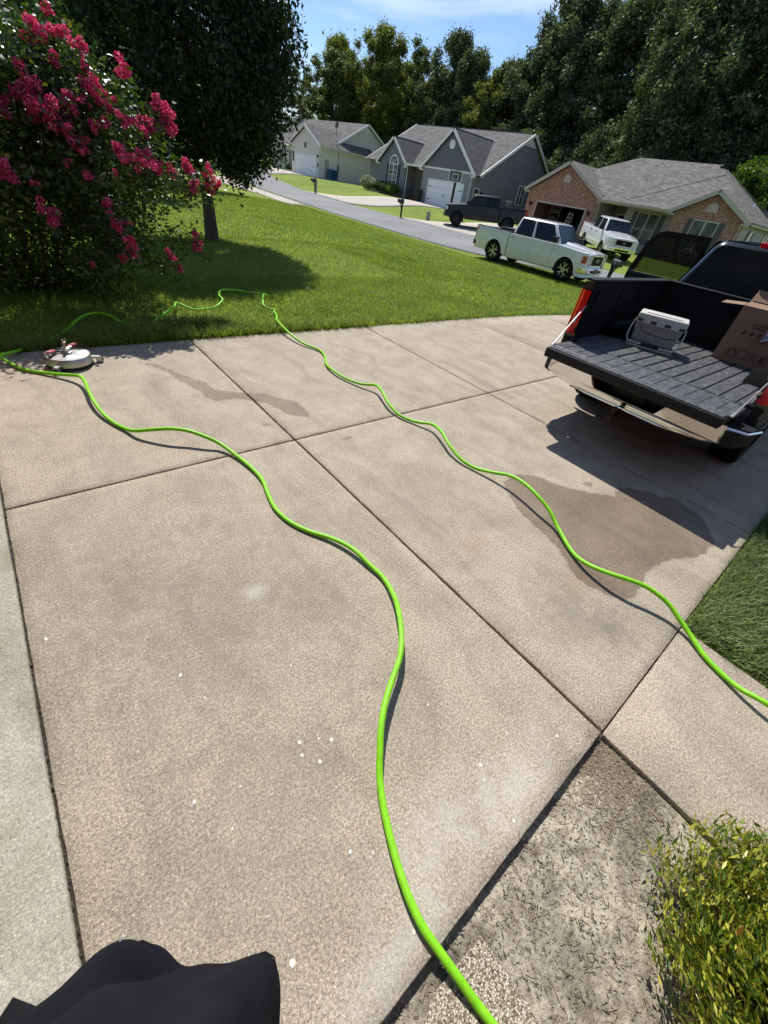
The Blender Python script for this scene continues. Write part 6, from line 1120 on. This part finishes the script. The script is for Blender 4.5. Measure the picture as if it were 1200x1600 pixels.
b = MB(); b.box(-.09, .09, -.09, .09, 0, 3.1); b.build('pole', 'black_post', bh_, rot=(0, 0, 0)); b = MB(); b.tube([(0, .0, 2.7), (.55, 0, 2.95)], .03, 6); b.tube([(0, 0, 2.4), (.55, 0, 2.6)], .03, 6); b.build('arms', 'black_post', bh_)
b = MB(); W_, H_ = .55, .8
for r_ in ((-W_, W_, 2.3, 2.35), (-W_, W_, 3.0, 3.05), (-W_, -W_ + .05, 2.35, 3.0), (W_ - .05, W_, 2.35, 3.0)): b.box(.56, .6, r_[0], r_[1], r_[2], r_[3])
for r_ in ((-.25, .25, 2.45, 2.49), (-.25, .25, 2.8, 2.84), (-.25, -.21, 2.49, 2.8), (.21, .25, 2.49, 2.8)): b.box(.585, .6, r_[0], r_[1], r_[2], r_[3])
b.build('backboard_frame', 'white_trim', bh_); b = MB(); b.box(.57, .58, -W_ + .05, W_ - .05, 2.35, 3.0); b.build('backboard', 'tinted_glass', bh_); b = MB(); b.tube([(.83 + .225 * math.cos(R(k * 20)), .225 * math.sin(R(k * 20)), 2.42) for k in range(18)], .012, 5, closed=True); b.build('rim', 'rusty_steel', bh_)
def bin_(loc, z, mat, label, rz=0, sc_=1.):
    t_ = empty('wheelie_bin', (*loc, z), (0, 0, R(rz)), label, 'trash bin'); b = MB(); b.hull8([(-.24 * sc_, -.24 * sc_, .03), (.24 * sc_, -.24 * sc_, .03), (.24 * sc_, .24 * sc_, .03), (-.24 * sc_, .24 * sc_, .03)], [(-.3 * sc_, -.31 * sc_, 1.0), (.3 * sc_, -.31 * sc_, 1.0), (.3 * sc_, .31 * sc_, 1.0), (-.3 * sc_, .31 * sc_, 1.0)]); b.build('bin_body', mat, t_, bevel=.02); b = MB(); b.hull8([(-.32 * sc_, -.34 * sc_, 1.0), (.32 * sc_, -.34 * sc_, 1.0), (.32 * sc_, .34 * sc_, 1.0), (-.32 * sc_, .34 * sc_, 1.0)], [(-.26 * sc_, -.28 * sc_, 1.1), (.26 * sc_, -.28 * sc_, 1.1), (.26 * sc_, .28 * sc_, 1.1), (-.26 * sc_, .28 * sc_, 1.1)]); b.build('lid', mat, t_); return t_
def h_at(h, x, y): v = Matrix.Rotation(h.r.rotation_euler.z, 4, 'Z') @ Vector((x, y, 0)) + h.r.location; return (v.x, v.y)
for k_, (x, y) in enumerate(((.55, 1.35), (.62, 2.25))): p = h_at(h1, x, y); bin_(p, .7, 'bin_blue', ['blue trash bin next to the side door of the beige house', 'blue trash bin standing farther from the beige house side door'][k_], -85)
bin_(h_at(h2, -3.45, -.5), .42, 'bin_black', 'black trash bin between the porch and the grey garage door', -85, .9)
# things in the open garage
p = h_at(h3, -3.0, 1.2); ld = empty('step_ladder', (*p, .22), (0, 0, R(-90)), 'white step ladder standing inside the open brick garage', 'ladder'); b = MB()
for s_ in (-.22, .22): b.tube([(s_, 0, 0), (s_ * .7, .35, 1.75)], .03, 5); b.tube([(s_, .75, 0), (s_ * .7, .4, 1.7)], .022, 5)
b.build('rails', 'alloy', ld); b = MB()
for k in range(6): z = .25 + k * .27; f_ = z / 1.75; b.box(-.22 + .06 * f_, .22 - .06 * f_, .35 * f_ - .05, .35 * f_ + .05, z, z + .03)
b.build('steps', 'alloy', ld)
p = h_at(h3, -3.9, .9); b = MB(); b.ellipsoid((0, 0, .45), (.4, .3, .45)); b.ellipsoid((.25, .1, .25), (.3, .25, .28)); b.ellipsoid((-.3, .0, .3), (.25, .22, .3)); o = b.build('covered_bundle', 'plastic_bag', smooth='all', loc=(*p, .2)); tag(o, 'pale cloth covered bundle just inside the brick garage', 'bundle')
p = h_at(h3, -1.6, 1.5); bin_(p, .2, 'bin_blue', 'teal storage bin at the right side of the brick garage', 0, .8)
p = h_at(h3, -5.0, 2.4); sh_ = empty('storage_shelf', (*p, .2), (0, 0, R(-90)), 'dark cluttered shelving at the left inside the brick garage', 'shelf'); b = MB(); [b.box(-.5, .5, -.2, .2, z, z + .03) for z in (.3, .9, 1.5, 1.95)]; [b.box(x, x + .04, -.2, -.16, 0, 2) for x in (-.5, .46)]; b.build('shelves', 'tan_trim', sh_); b = MB(); [b.box(-.4 + k * .28, -.2 + k * .28, -.15, .1, z + .03, z + .03 + random.uniform(.15, .4)) for k in range(3) for z in (.3, .9, 1.5)]; b.build('stored_goods', 'dish_grey', sh_)

# shrubs by the houses
def bush(loc, r, h, mat, label, leaf=.09, n=5000, seed=1, group=None):
    t_ = empty('shrub', (loc[0], loc[1], float(ground(*loc))), label=label, cat='shrub', group=group); r_0 = np.random.default_rng(seed)
    def env(r_): v_ = r_.standard_normal(3); v_ /= np.linalg.norm(v_); q = .7 * r_.random() ** .4; return (v_[0] * r * q, v_[1] * r * q, h * .5 + v_[2] * h * .42 * q)
    P, d = crown_points(n, env, 40, r * .33, seed, floor=.02); V, F_ = leaf_quads(P, d, leaf, .6, .3, seed); npmesh('foliage', V, F_, mat, parent=t_); b = MB(); b.tube([(0, 0, -.05), (0, 0, h * .5)], [.05, .02], 6); b.build('stem', 'stem', t_); return t_
p = h_at(h2, -10.6, -1.6); bush(p, 1.1, 1.5, 'white_blossom', 'pale flowering shrub at the left corner of the blue-grey house', .12, 6000, 1)
for k_, (x, rr_) in enumerate(((-9.3, .85), (-8.1, .8), (-7.0, .95))): bush(h_at(h2, x, -1.0), rr_, 1.25, 'wood_leaf_dark' if k_ < 2 else 'bright_leaf', ['dark hedge shrub next to the pale flowering one', 'dark hedge shrub below the middle of the arched window', 'brighter green shrub closest to the grey house downspout'][k_], .1, 5000, 2 + k_)
for k_, x in enumerate((3.2, 4.6)): bush(h_at(h3, x - .6, -1.2), .75, 1.05, 'wood_leaf_olive', ['round shrub seen at left through the open truck door window', 'round shrub seen at right through the open truck door window'][k_], .08, 6000, 12 + k_)
for k_, x in enumerate((-7.6, -8.6, -9.8)): bush(h_at(h1, x, 1.4), .6, .8, 'wood_leaf_dark', ['small dark shrub nearest the beige house garage', 'small dark shrub in the middle of the beige house bed', 'small dark shrub farthest left in the beige house bed'][k_], .1, 2500, 30 + k_)
bush(h_at(h1, -7.2, 1.6), .35, 2.2, 'wood_leaf', 'tall thin climbing plant at the corner of the beige garage', .1, 2000, 39)

# ------------------------------------------------------------------ the photographer
pr = empty('person', (-.265, -.036, 0), (0, 0, R(45)), 'person in a loose black T-shirt and dark shorts standing at the garage edge', 'person')   # local x = facing direction, y = left
def skinmesh(name, J, E_, mat, parent, sub=2, root=0):
    me = bpy.data.meshes.new(name); me.from_pydata([j[:3] for j in J], E_, []); o = bpy.data.objects.new(name, me); COL.objects.link(o); o.parent = parent; setmat(o, mat)
    o.modifiers.new('s', 'SKIN'); sv = me.skin_vertices[0].data
    for i, j in enumerate(J): sv[i].radius = (j[3], j[4] if len(j) > 4 else j[3]); sv[i].use_root = (i == root)
    s_ = o.modifiers.new('u', 'SUBSURF'); s_.levels = sub; s_.render_levels = sub
    o.modifiers['s'].use_smooth_shade = True; return o
J = [(-.02, 0, .98, .13, .16), (-.02, 0, 1.15, .115, .15), (-.04, 0, 1.35, .13, .17), (-.06, 0, 1.47, .09, .12), (-.05, 0, 1.54, .055), (-.03, 0, 1.62, .07), (-.02, 0, 1.70, .085, .075), (-.025, 0, 1.77, .07)]
E_ = [(0, 1), (1, 2), (2, 3), (3, 4), (4, 5), (5, 6), (6, 7)]
for s_ in (1, -1):
    k = len(J); J += [(0, s_ * .1, .86, .085), (.01, s_ * .115, .5, .058), (-.01, s_ * .12, .3, .055), (-.07, s_ * .12, .1, .036), (-.02, s_ * .13, .045, .038), (.05, s_ * .14, .035, .034)]; E_ += [(0, k), (k, k + 1), (k + 1, k + 2), (k + 2, k + 3), (k + 3, k + 4), (k + 4, k + 5)]
    k = len(J); J += [(-.06, s_ * .19, 1.44, .055), (-.17, s_ * .235, 1.18, .042), (-.17, s_ * .25, 1.14, .04), (-.12, s_ * .28, .93, .027), (-.11, s_ * .29, .88, .03, .016)]; E_ += [(3, k), (k, k + 1), (k + 1, k + 2), (k + 2, k + 3), (k + 3, k + 4)]
skinmesh('body', J, E_, 'skin', pr)
for s_ in (1, -1):
    for f_, (dx, L, cu) in enumerate(((.028, .075, .3), (.01, .085, .35), (-.01, .08, .4), (-.028, .065, .5))):
        x0_ = -.11 + dx; J = [(x0_, s_ * .29, .87, .0095), (x0_ + .003, s_ * .288, .87 - L * .5, .009), (x0_ + .006, s_ * (.288 - .02 * cu), .87 - L * .8, .008), (x0_ + .008, s_ * (.288 - .045 * cu), .87 - L * 1.05, .007)]; skinmesh('finger', J, [(0, 1), (1, 2), (2, 3)], 'skin', pr, 1)
    skinmesh('thumb', [(-.092, s_ * .285, .9, .011), (-.062, s_ * .275, .875, .0105), (-.048, s_ * .27, .845, .009)], [(0, 1), (1, 2)], 'skin', pr, 1)
b = MB(); b.ellipsoid((-.035, 0, 1.745), (.098, .082, .105), 20, 14); b.build('hair', 'hair_brown', pr, smooth='all')
b = MB(); b.prism([(.055, -.018, 1.665), (.055, .018, 1.665), (.062, .006, 1.71), (.062, -.006, 1.71)], (.018, 0, -.004)); b.build('nose', 'skin', pr, bevel=.006); b = MB(); [b.ellipsoid((-.02, s_ * .082, 1.69), (.02, .01, .032), 10, 6) for s_ in (1,)]; b.build('ear', 'skin', pr, smooth='all'); b = MB(); b.ellipsoid((-.02, -.082, 1.69), (.02, .01, .032), 10, 6); b.build('ear', 'skin', pr, smooth='all')
for s_ in (1, -1): b = MB(); b.ellipsoid((.054, s_ * .03, 1.705), (.011, .013, .009), 10, 6); b.build('eye', 'white_trim', pr, smooth='all')
b = MB(); b.ellipsoid((.055, 0, 1.64), (.012, .024, .006), 10, 6); b.build('mouth', 'red_ink', pr, smooth='all')
# loose T-shirt: loft of rings whose hem hangs forward in two folds
HEM = [(.285, -.02), (.262, .05), (.225, .085), (.205, .10)]
def ring_(z, k):  # k 0 hem .. 1 chest
    pts = []
    for i in range(144):
        a_ = 2 * math.pi * i / 144; ca, sa = math.cos(a_), math.sin(a_)
        rx, ry = .150 + .015 * (1 - k), .20 + .05 * (1 - k); n_ = 2.4; q = (abs(ca) ** n_ + abs(sa) ** n_) ** (-1 / n_); x, y = rx * q * ca, ry * q * sa
        if ca > 0:
            a0_ = a_ if a_ < 3.2 else a_ - 6.283; lob = .085 * math.exp(-(a0_ + .32) ** 2 / .055) + .072 * math.exp(-(a0_ - .25) ** 2 / .11) + .02 * math.exp(-a0_ ** 2 / .02); w_ = (1 - k) ** .8
            x += lob * w_ * ca; y += lob * w_ * sa
        fold = .004 * math.sin(9 * a_ + 6 * z) * (1 - k) + .004 * math.sin(14 * a_ + 17 * z) * min(1, k * 4) + .002 * math.sin(23 * a_ - 25 * z)
        a1_ = a_ if a_ < 3.2 else a_ - 6.283
        for c0_, sl_, wd_, am_ in ((.02, .9, .07, -.030), (.62, 1.6, .10, .018), (.34, -.7, .06, .012), (-.30, -1.3, .07, .014), (-.52, .4, .06, -.016), (.95, .9, .09, -.02), (.15, 2.4, .05, .010)): fold += am_ * math.exp(-((a1_ - c0_ - sl_ * (z - .86)) / wd_) ** 2) * (1 - k) ** .35 * min(1, (z - .84) * 14)
        pts.append((-.02 + x + fold * ca, y + fold * sa, z + .012 * math.sin(3 * a_) * (1 - k)))
    return pts
zz = [.86, .868, .9, .95, 1.0, 1.06, 1.12, 1.2, 1.3, 1.38, 1.44]; kk = [0, .0, .05, .14, .26, .4, .55, .72, .88, .97, 1]; rows = []
for z, k in zip(zz, kk):
    rg = ring_(z, k); 
    if z >= 1.38: s_ = 1 - (z - 1.36) * 1.2; rg = [(-.04 + (x + .04) * s_ * .95, y * (1.0 if z < 1.4 else .93), z) for x, y, _ in rg]
    rows.append(rg)
rows.append([(-.05 + (x + .05) * .5, y * .42, 1.515) for x, y, _ in rows[-1]])
b = MB(); vs = [p for rw in rows for p in rw]; m_ = 144; b.add(vs, [(i * m_ + j, i * m_ + (j + 1) % m_, (i + 1) * m_ + (j + 1) % m_, (i + 1) * m_ + j) for i in range(len(rows) - 1) for j in range(m_)]); sh = b.build('t_shirt', 'black_cotton', pr, smooth='all'); sm = sh.modifiers.new('t', 'SOLIDIFY'); sm.thickness = .004; sm.offset = 1; su = sh.modifiers.new('s', 'SUBSURF'); su.levels = 1; su.render_levels = 1
b = MB(); b.tube([(x * 1.004, y * 1.004, z) for x, y, z in ring_(.884, .01)], .0014, 5, closed=True); b.build('hem_stitch', 'black_cotton', sh, smooth='all')
for s_ in (1, -1): b = MB(); b.tube([(-.06, s_ * .12, 1.45), (-.1, s_ * .205, 1.39), (-.16, s_ * .238, 1.24)], [.082, .072, .076], 18, False); o = b.build('sleeve', 'black_cotton', sh, smooth='all'); o.modifiers.new('t', 'SOLIDIFY').thickness = .003
for z_, k_, i_, r_0 in ((.95, .14, 6, .0035), (.9, .05, 14, .002), (1.0, .26, 4, .0016), (.92, .08, 133, .0014), (.95, .14, 126, .0012), (.9, .05, 17, .0022)):
    p_0 = ring_(z_, k_)[i_]; b = MB(); b.ellipsoid((p_0[0] * 1.012 + .001, p_0[1] * 1.012, z_ + .004), (r_0, r_0 * .6, r_0 * .5), 6, 4); b.build('lint', 'lint', sh)
J = [(-.02, 0, .95, .14, .17), (0, .105, .8, .105), (.01, .125, .5, .095), (0, -.105, .8, .105), (.01, -.125, .5, .095)]; skinmesh('shorts', J, [(0, 1), (1, 2), (0, 3), (3, 4)], 'khaki', pr)
for s_ in (1, -1):
    b = MB(); n_ = 10; vs = []
    for k in range(n_ + 1):
        t_ = k / n_; x = -.155 + .29 * t_; wd = .042 + .012 * math.sin(3.1 * t_ ** .8) - (.02 * max(0, t_ - .85) / .15); hh = .1 - .05 * ss(.2, .75, t_) if t_ < .95 else .035
        vs += [(x, s_ * .135 + wd * math.cos(a_) * (1 if math.sin(a_) < .3 else .8), max(0, .5 * hh + .5 * float(hh) * math.sin(a_)) + .003) for a_ in [2 * math.pi * j / 12 for j in range(12)]]
    b.add(vs, [(i * 12 + j, i * 12 + (j + 1) % 12, (i + 1) * 12 + (j + 1) % 12, (i + 1) * 12 + j) for i in range(n_) for j in range(12)] + [tuple(range(12))[::-1], tuple(n_ * 12 + j for j in range(12))]); b.build('shoe', 'shoe_black', pr, smooth='all')
